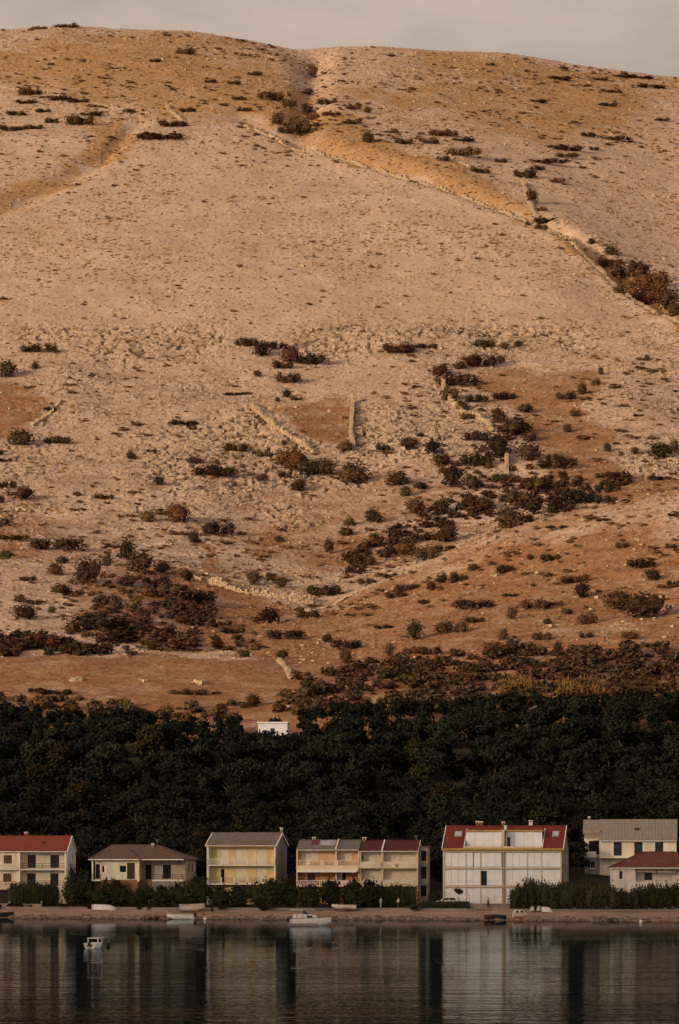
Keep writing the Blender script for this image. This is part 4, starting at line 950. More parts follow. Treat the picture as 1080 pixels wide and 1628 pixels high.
# ---- F: pale house with grey roof standing behind
def house_f():
    h = House('tall_house', 'white house with pale grey tiled roof and three dark shuttered balcony doors at right edge', 'house', 928, 655, 2.2, 5)
    W = mat('cream_white_render', (0.816, 0.744, 0.612), 0.85, vscale=0.6, var=0.18, bump=0.1, bscale=20, stretch=(1, 1, 0.3), detail=7)
    BG = mat('beige_panel', (0.36, 0.27, 0.20), 0.85, vscale=0.8, var=0.15)
    ST = mat('rough_grey_stone', (0.30, 0.28, 0.26), 0.95, vscale=1.4, var=0.25, bump=0.5, bscale=4)
    uA, uB, uR = h.u(935), h.u(954), h.u(1076); dep = 9.5
    ze = h.z(1335); zf = h.z(1363); zr = h.z(1305, dep / 2); d2 = 1.8
    zk = ze + (zr - ze) * d2 / (dep / 2)
    body(h, uB, uR, 0, dep, 0, ze, W, [(h.rect((976, 1339.5, 989, 1361)), 'shutters', TEAL), (h.rect((1009, 1339.5, 1022, 1361)), 'shutters', TEAL), (h.rect((1042, 1339.5, 1055, 1361)), 'shutters', TEAL)], ridge=(dep / 2, zr))
    body(h, 0.1, uB, d2, dep, 0, zk, W, [(h.rect((936.5, 1337, 953, 1359), d2), 'dark', DARK)])
    body(h, 0.1, uB, 0.02, d2, 0, zf, ST, [(h.rect((939, 1369, 947, 1381)), 'window', WHITE)])
    h.part('panel', MB().box(0.1, uB - .02, d2 - .4, d2 - .01, h.z(1332, d2), h.z(1320, d2)), BG)
    h.part('post', MB().box(0.12, .42, .1, .4, zf, h.z(1331, d2)), WHITE); h.part('parapet', MB().box(.42, h.u(948), .1, .25, zf, zf + .95), WHITE)
    h.part('beam', MB().box(.1, uB - .02, .08, .42, h.z(1333.5, d2), h.z(1331, d2)), BG)
    h.part('balcony_slab', MB().box(uB - .1, uR + .2, -1.0, -.01, zf - .18, zf), WHITE)
    railing(h, uB, uR, -.9, zf, zf + .25, WHITE, 1, 3.0)
    gable_roof(h, uB, uR, 0, dep, ze, zr, T_PALE, .4, .15, None)
    # the roof's left wing stops higher up
    sl = (zr - ze) / (dep / 2); a, b, t = -.15, uB - .16, .16
    h.part('roof', MB().hexa([(a, d2 - .5, zk - .5 * sl), (b, d2 - .5, zk - .5 * sl), (b, dep / 2, zr), (a, dep / 2, zr), (a, d2 - .5, zk - .5 * sl + t), (b, d2 - .5, zk - .5 * sl + t), (b, dep / 2, zr + t), (a, dep / 2, zr + t)]), T_PALE)
    h.part('wall', MB().tri((.1, d2, zk - .01), (.1, dep, zk - .01), (.1, dep / 2, zr)), W)
    chimney(h, h.u(937, dep / 2), dep / 2 + .3, zr - .5, zr + .4, BRICK, .35)
    u = h.u(1013, 2.4); zz = ze + 2.4 * sl; h.part('roof_vent', MB().box(u - .35, u + .35, 2.1, 2.6, zz - .1, zz + .38), DBROWN)
house_f()

# ---- G: small house with hipped red roof in front
def house_g():
    h = House('cottage', 'small white house with faded red hipped roof and roller awning in front right corner', 'house', 972, 613, 1.3, 3)
    W = mat('off_white_render', (0.829, 0.784, 0.706), 0.85, vscale=0.6, var=0.18, bump=0.1, bscale=20, stretch=(1, 1, 0.3), detail=7)
    uM, uR = h.u(1010.7), h.u(1128); dep = 8.5; ze = h.z(1379.5); zf = h.z(1415); rec = 1.3
    zr = h.z(1356, dep / 2)
    body(h, 0, uM, 0, dep, 0, ze, W, [(h.rect((985, 1385, 990, 1397.5)), 'window', DBROWN)])
    body(h, uM, uR, rec, dep - .02, 0, ze, W, [(h.rect((1025, 1387.5, 1037.5, 1399.5), rec), 'window', DBROWN), (h.rect((1085, 1386, 1096, 1408), rec), 'door', DBROWN)])
    h.part('parapet', MB().box(uM, uR, 0.0, .15, 0, h.z(1402)), W)
    h.part('terrace_floor', MB().box(uM, uR, .15, rec, 0, h.z(1409)), CONC)
    aw = h.part('awning', MB().tube([(uM + .1, .2, h.z(1385.5)), (h.u(1077), .2, h.z(1386.5))], .12, 8), mat('awning_cloth', (.5, .4, .32), .8))
    for px in (1011.5, 1044, 1076): h.part('bracket', MB().box(h.u(px) - .05, h.u(px) + .05, .02, .4, h.z(1390), h.z(1383)), DBROWN, aw)
    hip_roof(h, 0, uR, 0, dep, ze, zr, h.u(1023, dep / 2), h.u(1072, dep / 2), T_HIP, .35)
    for px in (1044, 1059): h.part('flower_pot', MB().loft([[(h.u(px) + r * cos(t), .08 + r * sin(t), h.z(1402) + z) for t in np.linspace(0, 2 * pi, 9)] for r, z in ((.08, 0), (.12, .16), (.13, .2))]), BRICK)
house_g()

# ---- H: small flat white house up in the wood
def house_h():
    y = 772.0; h = House('small_house', 'small flat-roofed white house half hidden high up in the dark wood', 'house', 410.5, y, gz((410.5 - CX) * y / F, y) - .5, 4)
    W = mat('wood_house_white', (0.62, 0.62, 0.63), .8, vscale=.6, var=.08)
    z1 = h.z(1149.5); uR = h.u(457); 
    body(h, 0, uR, 0, 5, 0, z1, W, [((h.u(412), h.u(414), h.z(1166), h.z(1159)), 'window', DBROWN), ((h.u(430), h.u(437), h.z(1166), h.z(1158)), 'window', DBROWN)])
    h.part('roof_slab', MB().box(-.2, uR + .2, -.3, 5.2, z1 + .01, z1 + .2), WHITE)
    return h
house_h()

# ---------------------------------------------------------------- vegetation
def leaf_cloud(lobes, n, size, rng, up=0.0, core=0.62, aspect=1.0, fill=0.35, rag=0.12):
    """leaf-clump faces spread through overlapping lobes (cx,cy,cz,rx,ry,rz), plus a rough inner mass; returns verts, tris"""
    lb = np.array(lobes, float); w = (lb[:, 3] * lb[:, 4] + lb[:, 3] * lb[:, 5] + lb[:, 4] * lb[:, 5]); w /= w.sum()
    k = rng.choice(len(lb), n, p=w); d = rng.normal(size=(n, 3)); d /= np.linalg.norm(d, axis=1)[:, None]
    r = fill + (1.06 - fill) * rng.random(n) ** 0.45
    # ragged outline: clumps bulge and hollow
    bul = 1 + 0.22 * np.sin(d[:, 0] * 5 + k * 1.7) * np.sin(d[:, 1] * 5 + k) * np.cos(d[:, 2] * 4 + k * 2.3) + rag * rng.normal(size=n)
    p = lb[k, :3] + lb[k, 3:] * d * (r * bul)[:, None]
    keep = p[:, 2] > 0.02
    p, d = p[keep], d[keep]; n = len(p)
    nrm = d + 0.9 * rng.normal(size=(n, 3)); nrm[:, 2] += 0.25; nrm /= np.linalg.norm(nrm, axis=1)[:, None]
    t = np.cross(nrm, rng.normal(size=(n, 3)) + np.array([0, 0, 1e-3])); 
    if up > 0:
        t = t * (1 - up) + np.array([0, 0, 1.0]) * up
    t /= np.linalg.norm(t, axis=1)[:, None] + 1e-9
    b = np.cross(nrm, t); s = size * (0.55 + 0.9 * rng.random(n))[:, None]
    j = lambda: (0.75 + 0.5 * rng.random((n, 1)))
    q = np.stack([p - t * s * aspect * j() * 0.5, p + b * s * 0.5 * j() / aspect, p + t * s * aspect * j() * 0.5, p - b * s * 0.5 * j() / aspect], 1).reshape(-1, 3)
    i = np.arange(n) * 4; tri = np.concatenate([np.stack([i, i + 1, i + 2], 1), np.stack([i, i + 2, i + 3], 1)])
    V_, F_ = [q], [tri]; off = len(q)
    for l in lb:                      # inner mass
        us_ = np.linspace(0, 2 * pi, 8)[:-1]; vs_ = np.linspace(-1.2, 1.2, 4)
        g = np.array([[cos(v) * cos(u), cos(v) * sin(u), sin(v)] for v in vs_ for u in us_]) * (core * (0.8 + 0.4 * rng.random((28, 1))))
        V_.append(l[:3] + g * l[3:]); f = []
        for a in range(3):
            for c in range(7):
                c2 = (c + 1) % 7; f += [(off + a * 7 + c, off + a * 7 + c2, off + (a + 1) * 7 + c2), (off + a * 7 + c, off + (a + 1) * 7 + c2, off + (a + 1) * 7 + c)]
        F_.append(np.array(f)); off += 28
    v = np.concatenate(V_); v[:, 2] = np.maximum(v[:, 2], -0.05)
    return v, np.concatenate(F_)

def leaf_mat(name, c, c2, rand=0.35):
    return mat(name, c, 0.75, vscale=1.1, col2=c2, rand=rand, spec=0.02, detail=3)
M_PINE = leaf_mat('pine_foliage', (0.0205, 0.0225, 0.0155), (0.012, 0.0135, 0.010))
M_PINE2 = leaf_mat('olive_foliage', (0.036, 0.029, 0.014), (0.018, 0.015, 0.009))
M_BUSH = leaf_mat('brown_green_bush', (0.115, 0.066, 0.032), (0.052, 0.031, 0.017), 0.3)
M_BUSHG = leaf_mat('dark_green_bush', (0.076, 0.051, 0.025), (0.034, 0.024, 0.013), 0.3)
M_RED = leaf_mat('russet_bush', (0.16, 0.082, 0.036), (0.08, 0.042, 0.02), 0.3)
M_OCHRE = leaf_mat('ochre_scrub', (0.135, 0.088, 0.036), (0.06, 0.042, 0.02), 0.3)
M_HEATH = leaf_mat('brown_heath', (0.17, 0.095, 0.042), (0.08, 0.046, 0.022), 0.3)
M_GARD = leaf_mat('garden_foliage', (0.050, 0.052, 0.028), (0.020, 0.022, 0.014), 0.3)
M_TAM = leaf_mat('tamarisk_foliage', (0.075, 0.072, 0.040), (0.034, 0.034, 0.022), 0.25)
M_RUST = leaf_mat('rusty_foliage', (0.12, 0.070, 0.036), (0.05, 0.032, 0.019), 0.2)
M_REED = mat('yellow_reed', (0.24, 0.135, 0.045), 0.85, vscale=0.5, col2=(0.11, 0.065, 0.028), spec=0.1)
M_BARK = mat('tree_bark', (0.085, 0.065, 0.048), 0.95, vscale=3, var=0.25)
M_TUFT = mat('dry_grass_tuft', (0.30, 0.18, 0.08), 0.95, vscale=0.12, col2=(0.15, 0.09, 0.045), spec=0.05)
M_STONE = mat('limestone_block', (0.46, 0.345, 0.235), 0.95, vscale=0.8, col2=(0.32, 0.235, 0.155), spec=0.1)
M_WALL = mat('dry_stone', (0.50, 0.38, 0.26), 0.95, vscale=0.9, col2=(0.30, 0.215, 0.14), spec=0.1)

def to_mesh(name, vf, m): return np_mesh(name, vf[0], vf[1], m, False)

# --- bush meshes, unit width about 1 and height about 1 (scaled to each bush)
def bush_lobes(rng, wide):
    n = rng.integers(4, 7) if wide else rng.integers(2, 5)
    out = []
    for i in range(n):
        if wide: cx = -0.36 + 0.72 * i / (n - 1) + rng.normal() * 0.04; rx = 0.14 + 0.08 * rng.random(); rz = 0.30 + 0.22 * rng.random()
        else: cx = rng.normal() * 0.14; rx = 0.26 + 0.12 * rng.random(); rz = 0.34 + 0.16 * rng.random()
        out.append((cx, rng.normal() * 0.1, rz * 0.85 + rng.random() * 0.1, rx, rx * 1.0, rz))
    return out
BUSH = {}
for kind, mm in (('b', M_BUSH), ('g', M_BUSHG), ('r', M_RED)):
    for wide in (0, 1):
        for k in range(4):
            rng = np.random.default_rng(100 + k * 7 + wide * 31 + ord(kind))
            BUSH[kind, wide, k] = to_mesh('bush', leaf_cloud(bush_lobes(rng, wide), 760 if wide else 620, 0.075, rng, core=0.62, rag=0.14), mm)

# (column, row of the middle, width, height) of each bush in the photograph, by the place it stands in
B = {
'upper_left': [(48,145,30,14),(42,162,28,6),(97,156,30,8),(122,160,28,6),(27,180,28,7),(67,176,20,6),(82,192,18,9),(127,192,36,16),(145,181,30,6),(17,204,36,8),(52,202,26,7),(205,176,16,7),(250,217,60,10),(277,197,40,8),(300,175,22,7),(62,44,22,6),(108,41,34,6)],
'upper_mid': [(430,153,32,14),(460,165,22,14),(490,146,18,10),(500,115,20,20),(520,162,26,10),(487,175,24,14),(445,192,26,14),(475,202,36,28),(497,187,20,12),(455,207,24,10),(387,174,20,7),(380,156,18,6),(295,82,26,9),(247,96,16,5),(335,129,16,6),(372,131,18,6),(405,117,20,6),(527,180,26,8)],
'upper_right': [(562,170,20,8),(584,175,16,10),(560,194,26,8),(587,220,30,16),(627,207,16,10),(642,225,24,9),(705,212,36,10),(685,225,22,8),(737,222,30,6),(737,242,44,14),(705,252,18,8),(762,270,26,10),(797,255,16,7),(900,235,40,8),(902,247,32,8),(870,257,50,8),(835,277,30,14),(855,267,20,8),(887,287,20,8),(937,214,20,7),(982,220,36,8),(945,236,14,6),(890,124,32,6),(780,102,12,5),(955,125,22,6),(977,145,24,5),(965,166,26,5),(857,160,22,5),(1035,137,40,6),(1010,121,50,6),(1052,190,20,5)],
'gully': [(847,312,14,26),(860,332,16,8),(867,352,30,10),(860,361,16,8),(837,355,10,6),(942,385,16,10),(967,400,26,16),(970,417,34,16),(1005,430,50,26),(1032,450,50,36),(1055,445,24,24),(1032,475,60,30),(1065,480,40,28),(1074,498,30,20),(990,460,20,16),(1046,462,34,20)],
'dome_clump': [(392,544,30,14),(417,557,34,22),(440,550,30,14),(460,565,40,26),(452,580,28,14),(492,572,38,18),(410,594,12,12),(459,602,32,16),(457,627,20,14),(472,634,16,6),(442,635,10,8)],
'left_edge': [(14,588,36,28),(65,554,45,14),(56,582,16,10),(36,697,46,26),(94,700,36,12),(2,720,12,8),(9,731,18,6),(12,771,24,11),(34,784,30,22),(2,795,16,12),(5,829,16,14),(80,650,16,8)],
'left_slope': [(205,725,18,12),(240,716,14,5),(252,765,24,14),(123,785,14,8),(165,790,26,8),(235,822,28,20),(282,815,42,38),(294,672,34,9),(306,680,14,6),(375,712,34,14),(419,722,18,12),(310,732,22,12),(345,750,56,18),(416,759,20,12),(452,755,18,9),(372,626,22,6),(392,625,14,5)],
'enclosure': [(465,732,46,36),(495,745,40,22),(522,745,40,24),(481,772,28,20),(550,710,30,16),(565,755,54,34),(610,712,20,10),(630,762,44,24),(647,782,22,16),(672,772,22,14),(587,822,32,22),(657,807,40,22)],
'lip_right': [(635,555,44,16),(675,550,30,7),(770,546,28,12),(805,550,18,10),(824,547,18,10),(762,575,40,18),(732,581,22,14),(797,572,16,14),(1030,569,12,10),(1060,591,14,6)],
'mid_wall': [(699,590,36,20),(732,605,50,20),(715,627,24,24),(737,646,24,16),(757,634,28,14),(742,662,18,12),(787,662,28,24),(812,680,50,30),(850,695,30,16),(760,694,34,16),(790,712,46,38),(837,722,48,26),(885,737,50,20),(880,727,22,10)],
'terrace': [(800,630,32,13),(832,649,24,16),(900,630,26,12),(927,620,22,18),(956,590,10,14),(952,607,16,10),(915,657,14,14),(900,682,18,12),(967,712,14,16),(1012,717,18,10),(1052,717,44,24),(1072,710,18,20),(992,645,14,5),(1017,660,14,5),(980,755,30,8),(1045,760,20,9)],
'thicket': [(647,705,28,16),(690,712,32,20),(705,732,30,18),(667,691,12,8),(760,732,42,22),(722,760,44,34),(755,767,30,26),(792,761,26,14),(712,747,24,12),(705,807,30,24),(745,795,26,20),(775,802,34,18),(800,828,56,38),(822,792,40,22),(850,770,38,20),(817,762,20,14),(872,805,60,28),(897,757,16,14),(914,771,14,10),(965,775,32,15),(925,792,56,20),(962,795,28,14),(840,825,20,12)],
'ravine': [(720,850,40,28),(600,860,36,22),(647,870,36,32),(677,882,34,24),(707,872,28,12),(587,892,22,12),(620,915,20,9),(585,925,24,10),(522,870,24,20),(440,857,18,10),(345,842,42,20),(305,855,24,18),(400,920,28,20),(429,919,18,12),(451,928,20,14),(515,940,46,18),(548,845,22,16),(560,830,20,14)],
'valley': [(85,865,64,22),(20,855,44,8),(12,882,26,14),(102,890,20,14),(172,892,20,20),(202,877,34,30),(227,895,50,36),(255,902,24,20),(90,906,30,20),(137,912,40,38),(102,937,30,20),(42,920,22,10),(300,915,18,22),(187,960,26,18),(265,942,70,26),(320,952,44,22),(300,970,60,24),(170,990,70,30),(230,982,34,24),(220,1010,90,30),(270,1020,80,34),(310,985,50,24),(340,1022,22,24),(200,925,30,16),(245,925,36,18)],
'spur': [(42,975,36,22),(85,970,18,10),(55,957,20,10),(30,952,24,14),(65,1020,60,26),(15,1025,36,14),(115,1032,40,14),(112,1005,14,8),(165,1017,18,8)],
'valley_mouth': [(490,977,32,14),(452,1009,46,18),(425,980,40,26),(372,1002,34,12),(520,1015,18,16),(447,1040,18,16),(390,1040,20,14),(555,1025,36,18),(547,1045,26,20)],
'near_hill': [(645,934,30,14),(632,946,28,10),(717,920,36,18),(687,934,22,12),(752,903,22,12),(783,897,14,8),(800,906,26,14),(845,886,14,8),(875,887,26,12),(990,867,20,10),(1067,868,16,8),(1022,897,36,16),(1040,915,24,18),(915,921,38,14),(927,940,34,24),(1072,927,22,10),(757,961,48,18),(817,977,22,18),(855,962,40,14),(885,959,18,8),(905,972,18,11),(975,957,60,32),(1022,967,60,38),(935,985,24,20),(660,1005,34,28),(715,999,42,18),(755,986,26,10),(870,988,16,10),(800,1010,18,20),(860,1012,26,12),(1002,1010,26,14),(932,1010,20,10),(675,957,16,8),(612,997,26,6),(815,946,22,6),(960,826,20,5),(890,838,40,6)],
'hill_foot': [(790,1032,40,24),(887,1030,16,20),(840,1027,20,12),(725,1039,18,10),(657,1034,28,14),(685,1035,30,14),(622,1035,20,20),(635,1052,44,26)],
'field': [(55,1097,18,9),(92,1100,44,10),(285,1100,28,8),(310,1100,36,10),(345,1101,14,6),(400,1115,28,18)],
}
BL = {
'upper_left': ('low bush on the hill\'s upper left shoulder', 'bushes on the upper left shoulder'),
'upper_mid': ('dark bush at the head of the gully', 'bushes at the head of the gully'),
'upper_right': ('flat bush on the upper right slope', 'bushes on the upper right slope'),
'gully': ('brown bush beside the long gully wall', 'bushes along the gully wall'),
'dome_clump': ('dark bush in the clump below the dome', 'bushes in the clump below the dome'),
'left_edge': ('dark bush by the left edge meadow', 'bushes by the left edge meadow'),
'left_slope': ('bush on the bare slope left of the enclosure', 'bushes on the bare left slope'),
'enclosure': ('brown bush just below the triangular enclosure', 'bushes below the enclosure'),
'lip_right': ('small bush on the rocky lip above the terrace', 'bushes on the rocky lip'),
'mid_wall': ('dark bush along the winding stone wall', 'bushes along the winding wall'),
'terrace': ('bush on the orange terraced field', 'bushes on the terraced field'),
'thicket': ('bush in the rocky thicket behind the near spur', 'bushes in the rocky thicket'),
'ravine': ('bush on the cracked rocks of the ravine', 'bushes in the ravine'),
'valley': ('dark bush in the lower left hollow', 'bushes in the lower left hollow'),
'spur': ('bush on the pale left spur', 'bushes on the left spur'),
'valley_mouth': ('bush on the orange grass where the valley opens', 'bushes at the valley mouth'),
'near_hill': ('dark bush dotted on the orange near spur at right', 'bushes on the near spur'),
'hill_foot': ('dark bush at the foot of the near spur', 'bushes at the foot of the spur'),
'field': ('low bush on the flat brown field above the wood', 'bushes on the brown field'),
}
brng = random.Random(5)
ORD = ['leftmost', 'second from left', 'third from left', 'fourth from left', 'fifth from left', 'sixth from left', 'seventh from left', 'eighth from left', 'ninth from left', 'tenth from left', 'eleventh from left', 'twelfth from left', 'thirteenth from left', 'fourteenth from left', 'fifteenth from left', 'sixteenth from left', 'seventeenth from left', 'eighteenth from left', 'nineteenth from left', 'twentieth from left']
for key, lst in B.items():
    lab, grp = BL[key]
    med = sorted(q[1] for q in lst)[len(lst) // 2]; split = len(lst) > 9
    rows_ = ([q for q in lst if q[1] < med], [q for q in lst if q[1] >= med]) if split else (lst,)
    for ri, rw in enumerate(rows_):
      for oi_, (px, py, w, hh) in enumerate(sorted(rw)):
        where = ORD[oi_] + ((', upper half', ', lower half')[ri] if split else '')
        p = pick(px, py + hh * 0.42)
        W_ = w * p.y / F * 1.28; H_ = max(0.6, hh * p.y / F * 1.2)
        wide = 1 if w / hh > 1.9 else 0
        kind = brng.choice('bbbggr' if key not in ('valley', 'left_edge', 'valley_mouth', 'thicket') else 'ggggb')
        if key in ('gully', 'upper_mid', 'upper_right', 'upper_left'): kind = brng.choice('bbr')
        o = bpy.data.objects.new('bush', BUSH[kind, wide, brng.randrange(4)])
        o.location = (p.x, p.y, p.z - 0.1); o.scale = (W_ * (1 if brng.random() < .5 else -1), max(W_ * 0.75, H_ * 0.8), H_)
        o.rotation_euler = (0, 0, brng.uniform(-0.3, 0.3))
        tag(link(o), lab + ', ' + where, 'bush', grp)

# --- joined small growth: tufts, scrub, stones
def scatter_uv(n, rng, y0, y1, u0=-90, u1=1170):
    return rng.uniform(u0, u1, n), rng.uniform(y0, y1, n)
def uv_of(u, y):
    z = ground(u, y, True); return (u - CX) * y / F, z, CY - F * (z - CH) / y
def join_instances(name, base_list, pts, scl, rot, m, rng):
    V_, F_, off = [], [], 0
    ch = rng.integers(0, len(base_list), len(pts))
    for b, (bv, bf_) in enumerate(base_list):
        ii = np.where(ch == b)[0]
        if not len(ii): continue
        c, s = np.cos(rot[ii])[:, None], np.sin(rot[ii])[:, None]; sv = bv[None] * scl[ii][:, None, :]
        x = sv[..., 0] * c - sv[..., 1] * s; y = sv[..., 0] * s + sv[..., 1] * c
        v = np.stack([x, y, sv[..., 2]], -1) + pts[ii][:, None, :]
        V_.append(v.reshape(-1, 3)); F_.append((bf_[None] + (np.arange(len(ii)) * len(bv))[:, None, None] + off).reshape(-1, bf_.shape[1])); off += v.shape[0] * v.shape[1]
    return np_mesh(name, np.concatenate(V_), np.concatenate(F_), m, False)
def blob(rng, seg=6):
    v = [(0, 0, 1.0)]; 
    for r, z in ((0.6, 0.7), (1.0, 0.15)):
        for k in range(seg):
            t = 2 * pi * k / seg; q = 0.7 + 0.6 * rng.random(); v.append((r * q * cos(t), r * q * sin(t), z * (0.7 + 0.5 * rng.random())))
    for k in range(seg):
        t = 2 * pi * k / seg; v.append((0.9 * cos(t), 0.9 * sin(t), -0.3))
    f = [(0, 1 + k, 1 + (k + 1) % seg) for k in range(seg)]
    for a in range(2):
        for k in range(seg):
            k2 = (k + 1) % seg; i = 1 + a * seg
            f += [(i + k, i + seg + k, i + seg + k2), (i + k, i + seg + k2, i + k2)]
    return np.array(v) * [.5, .5, 1], np.array(f)
rg = np.random.default_rng(3)
blobs = [blob(rg) for _ in range(5)]
# dry grass tufts
u, y = scatter_uv(34000, rg, 905, 1770); x, z, v = uv_of(u, y)
den = 0.30 + 0.75 * smooth(0.40, 0.66, fbm(x / 40, y / 40, 3, 301)); den = np.where((v > 540) & (v < 1030), den * 0.45, den)
k = rg.random(len(u)) < den
pts = np.stack([x, y, z], -1)[k]; n = len(pts); s = np.minimum(rg.lognormal(-0.2, 0.38, n), 1.8)
scl = np.stack([s * 1.25, s * 0.7, 0.16 + 0.16 * s], -1)
tag(link(bpy.data.objects.new('grass_tufts', join_instances('grass_tufts', blobs, pts, scl, rg.uniform(-.4, .4, n), M_TUFT, rg))), 'small dry brown grass tufts dotted over the pale hillside', 'grass', kind='stuff')
# small dark heath clumps
scr = [leaf_cloud([(0, 0, .45, .45, .45, .5)], 26, .34, np.random.default_rng(50 + i), core=.6) for i in range(5)]
u, y = scatter_uv(9000, rg, 905, 1775); x, z, v = uv_of(u, y)
den = 0.05 + 0.6 * smooth(0.42, 0.66, fbm(x / 30, y / 36, 3, 311)) * np.where(v < 330, 1.25 * smooth(330, 180, v), np.where(v > 560, 0.8, 0.06))
k = rg.random(len(u)) < den; pts = np.stack([x, y, z], -1)[k]; n = len(pts); s = rg.lognormal(0.1, 0.4, n)
tag(link(bpy.data.objects.new('heath_clumps', join_instances('heath_clumps', scr, pts, np.stack([s * 2.0, s, .3 + .3 * s], -1), rg.uniform(-.4, .4, n), M_HEATH, rg))), 'tiny dark heath clumps scattered over the hill', 'scrub', kind='stuff')
# loose stones
def stone(rng):
    v = np.array([(a, b, c) for c in (-.4, .6) for a, b in ((-.5, -.5), (.5, -.5), (.5, .5), (-.5, .5))], float) * (0.75 + 0.5 * rng.random((8, 3))) + rng.normal(size=(8, 3)) * .06
    f = np.array([(0, 3, 2, 1), (4, 5, 6, 7), (0, 1, 5, 4), (1, 2, 6, 5), (2, 3, 7, 6), (3, 0, 4, 7)]); return v, f
stones = [stone(rg) for _ in range(8)]
u, y = scatter_uv(26000, rg, 870, 1770); x, z, v = uv_of(u, y)
g_ = grass_zone(u, v); cm = crag_mask(u, v, y)
den = (0.12 + 0.8 * cm + 0.25 * smooth(250, 100, v)) * (1 - 0.6 * g_) + 0.06
k = rg.random(len(u)) < den; pts = np.stack([x, y, z], -1)[k]; n = len(pts); s = np.minimum(rg.lognormal(-0.85, 0.4, n), 1.1)
scl = np.stack([s * 1.3, s, s * .7], -1)
tag(link(bpy.data.objects.new('loose_stones', join_instances('loose_stones', stones, pts, scl, rg.uniform(0, 6.28, n), M_STONE, rg))), 'pale loose limestone blocks strewn over the hillside', 'stones', kind='stuff')

# dense scrub belt above the wood on the right, and in the hollow at left
scrub_b = [leaf_cloud([(0, 0, .5, .5, .5, .5), (.25, .1, .35, .35, .35, .38)], 70, .26, np.random.default_rng(80 + i), core=.6) for i in range(5)]
def scrub(name, n, poly, m, label, smin, smax, far=1100):
    us_, vs_ = [], []
    pu = [q[0] for q in poly]; pv_ = [q[1] for q in poly]
    uu = rg.uniform(min(pu), max(pu), n * 4); vv = rg.uniform(min(pv_), max(pv_), n * 4)
    kk = poly_mask(uu, vv, poly, 4) > rg.random(len(uu)); uu, vv = uu[kk][:n], vv[kk][:n]
    P_ = np.array([pick(a, b) for a, b in zip(uu, vv)]); kk = P_[:, 1] < far; P_ = P_[kk]; n = len(P_)
    s = rg.uniform(smin, smax, n); h_ = s * rg.uniform(.45, .8, n)
    tag(link(bpy.data.objects.new(name, join_instances(name, scrub_b, P_ - [0, 0, .15], np.stack([s, s, h_], -1), rg.uniform(0, 6.28, n), m, rg))), label, 'scrub', kind='stuff')
scrub('scrub_belt', 260, [(470, 1085), (600, 1050), (780, 1040), (900, 1030), (1130, 1025), (1130, 1136), (470, 1140)], M_BUSHG, 'dense dark green scrub belt between wood and near spur', 1.8, 4.6)
scrub('scrub_belt_brown', 330, [(470, 1075), (620, 1050), (780, 1045), (900, 1035), (1130, 1040), (1130, 1136), (470, 1140)], M_OCHRE, 'ochre shrubs mixed through the scrub belt right of the field', 1.5, 3.6)
scrub('hollow_scrub', 75, [(140, 960), (230, 930), (330, 975), (380, 1010), (400, 1035), (210, 1040), (110, 1010)], M_BUSHG, 'dark scrub filling the hollow left of the valley mouth', 1.2, 3.4)
scrub('hollow_heath', 150, [(100, 930), (230, 900), (330, 960), (400, 1000), (420, 1035), (210, 1040), (90, 1000)], M_RED, 'low russet heath in the hollow left of the valley mouth', .8, 2.4)
scrub('ravine_scrub', 230, [(540, 925), (700, 852), (800, 815), (900, 790), (1000, 776), (1000, 758), (850, 765), (700, 800), (560, 880)], M_BUSH, 'low brown scrub in the ravine behind the near spur crest', 1.2, 4.0, 1250)
scrub('wall_scrub', 110, [(685, 598), (745, 598), (810, 680), (870, 735), (905, 800), (740, 805), (690, 740), (770, 700)], M_RED, 'low russet scrub streaking down along the winding wall', .8, 2.6, 1300)
scrub('field_edge_scrub', 90, [(-80, 1108), (120, 1116), (330, 1126), (470, 1105), (480, 1150), (-80, 1150)], M_BUSH, 'low brown scrub along the lower edge of the field', 1.5, 3.5)
scrub('spur_foot_scrub', 60, [(-60, 1020), (60, 1012), (150, 1030), (210, 1042), (-60, 1044)], M_BUSHG, 'dark green scrub line behind the field at left', 2.0, 4.0)

# reed beds: two pale yellow stands of upright stems
for (u0, u1, vb, hh, lab) in ((792, 850, 1106, 21, 'pale yellow reed bed in the scrub belt, the narrower left stand'), (882, 965, 1110, 23, 'pale yellow reed bed in the scrub belt, the wider right stand')):
    Vv, Ff = [], []
    for i in range(800):
        uu = rg.uniform(u0, u1); p = pick(uu, vb - rg.uniform(0, 22), 780); H_ = hh * p.y / F * rg.uniform(.3, .9) * (0.45 + .55 * sin(pi * (uu - u0) / (u1 - u0)) ** .5); w = .10
        a = rg.uniform(0, 6.28); lx, ly = rg.normal() * .25, rg.normal() * .25; o_ = len(Vv)
        Vv += [(p.x - w * cos(a), p.y - w * sin(a), p.z), (p.x + w * cos(a), p.y + w * sin(a), p.z), (p.x + lx + w * cos(a), p.y + ly + w * sin(a), p.z + H_ * .8), (p.x + lx * 1.5, p.y + ly * 1.5, p.z + H_)]
        Ff.append((o_, o_ + 1, o_ + 2, o_ + 3))
    tag(link(bpy.data.objects.new('reed_bed', np_mesh('reed_bed', np.array(Vv), np.array(Ff), M_REED))), lab, 'reeds', 'reed beds in the scrub', 'stuff')

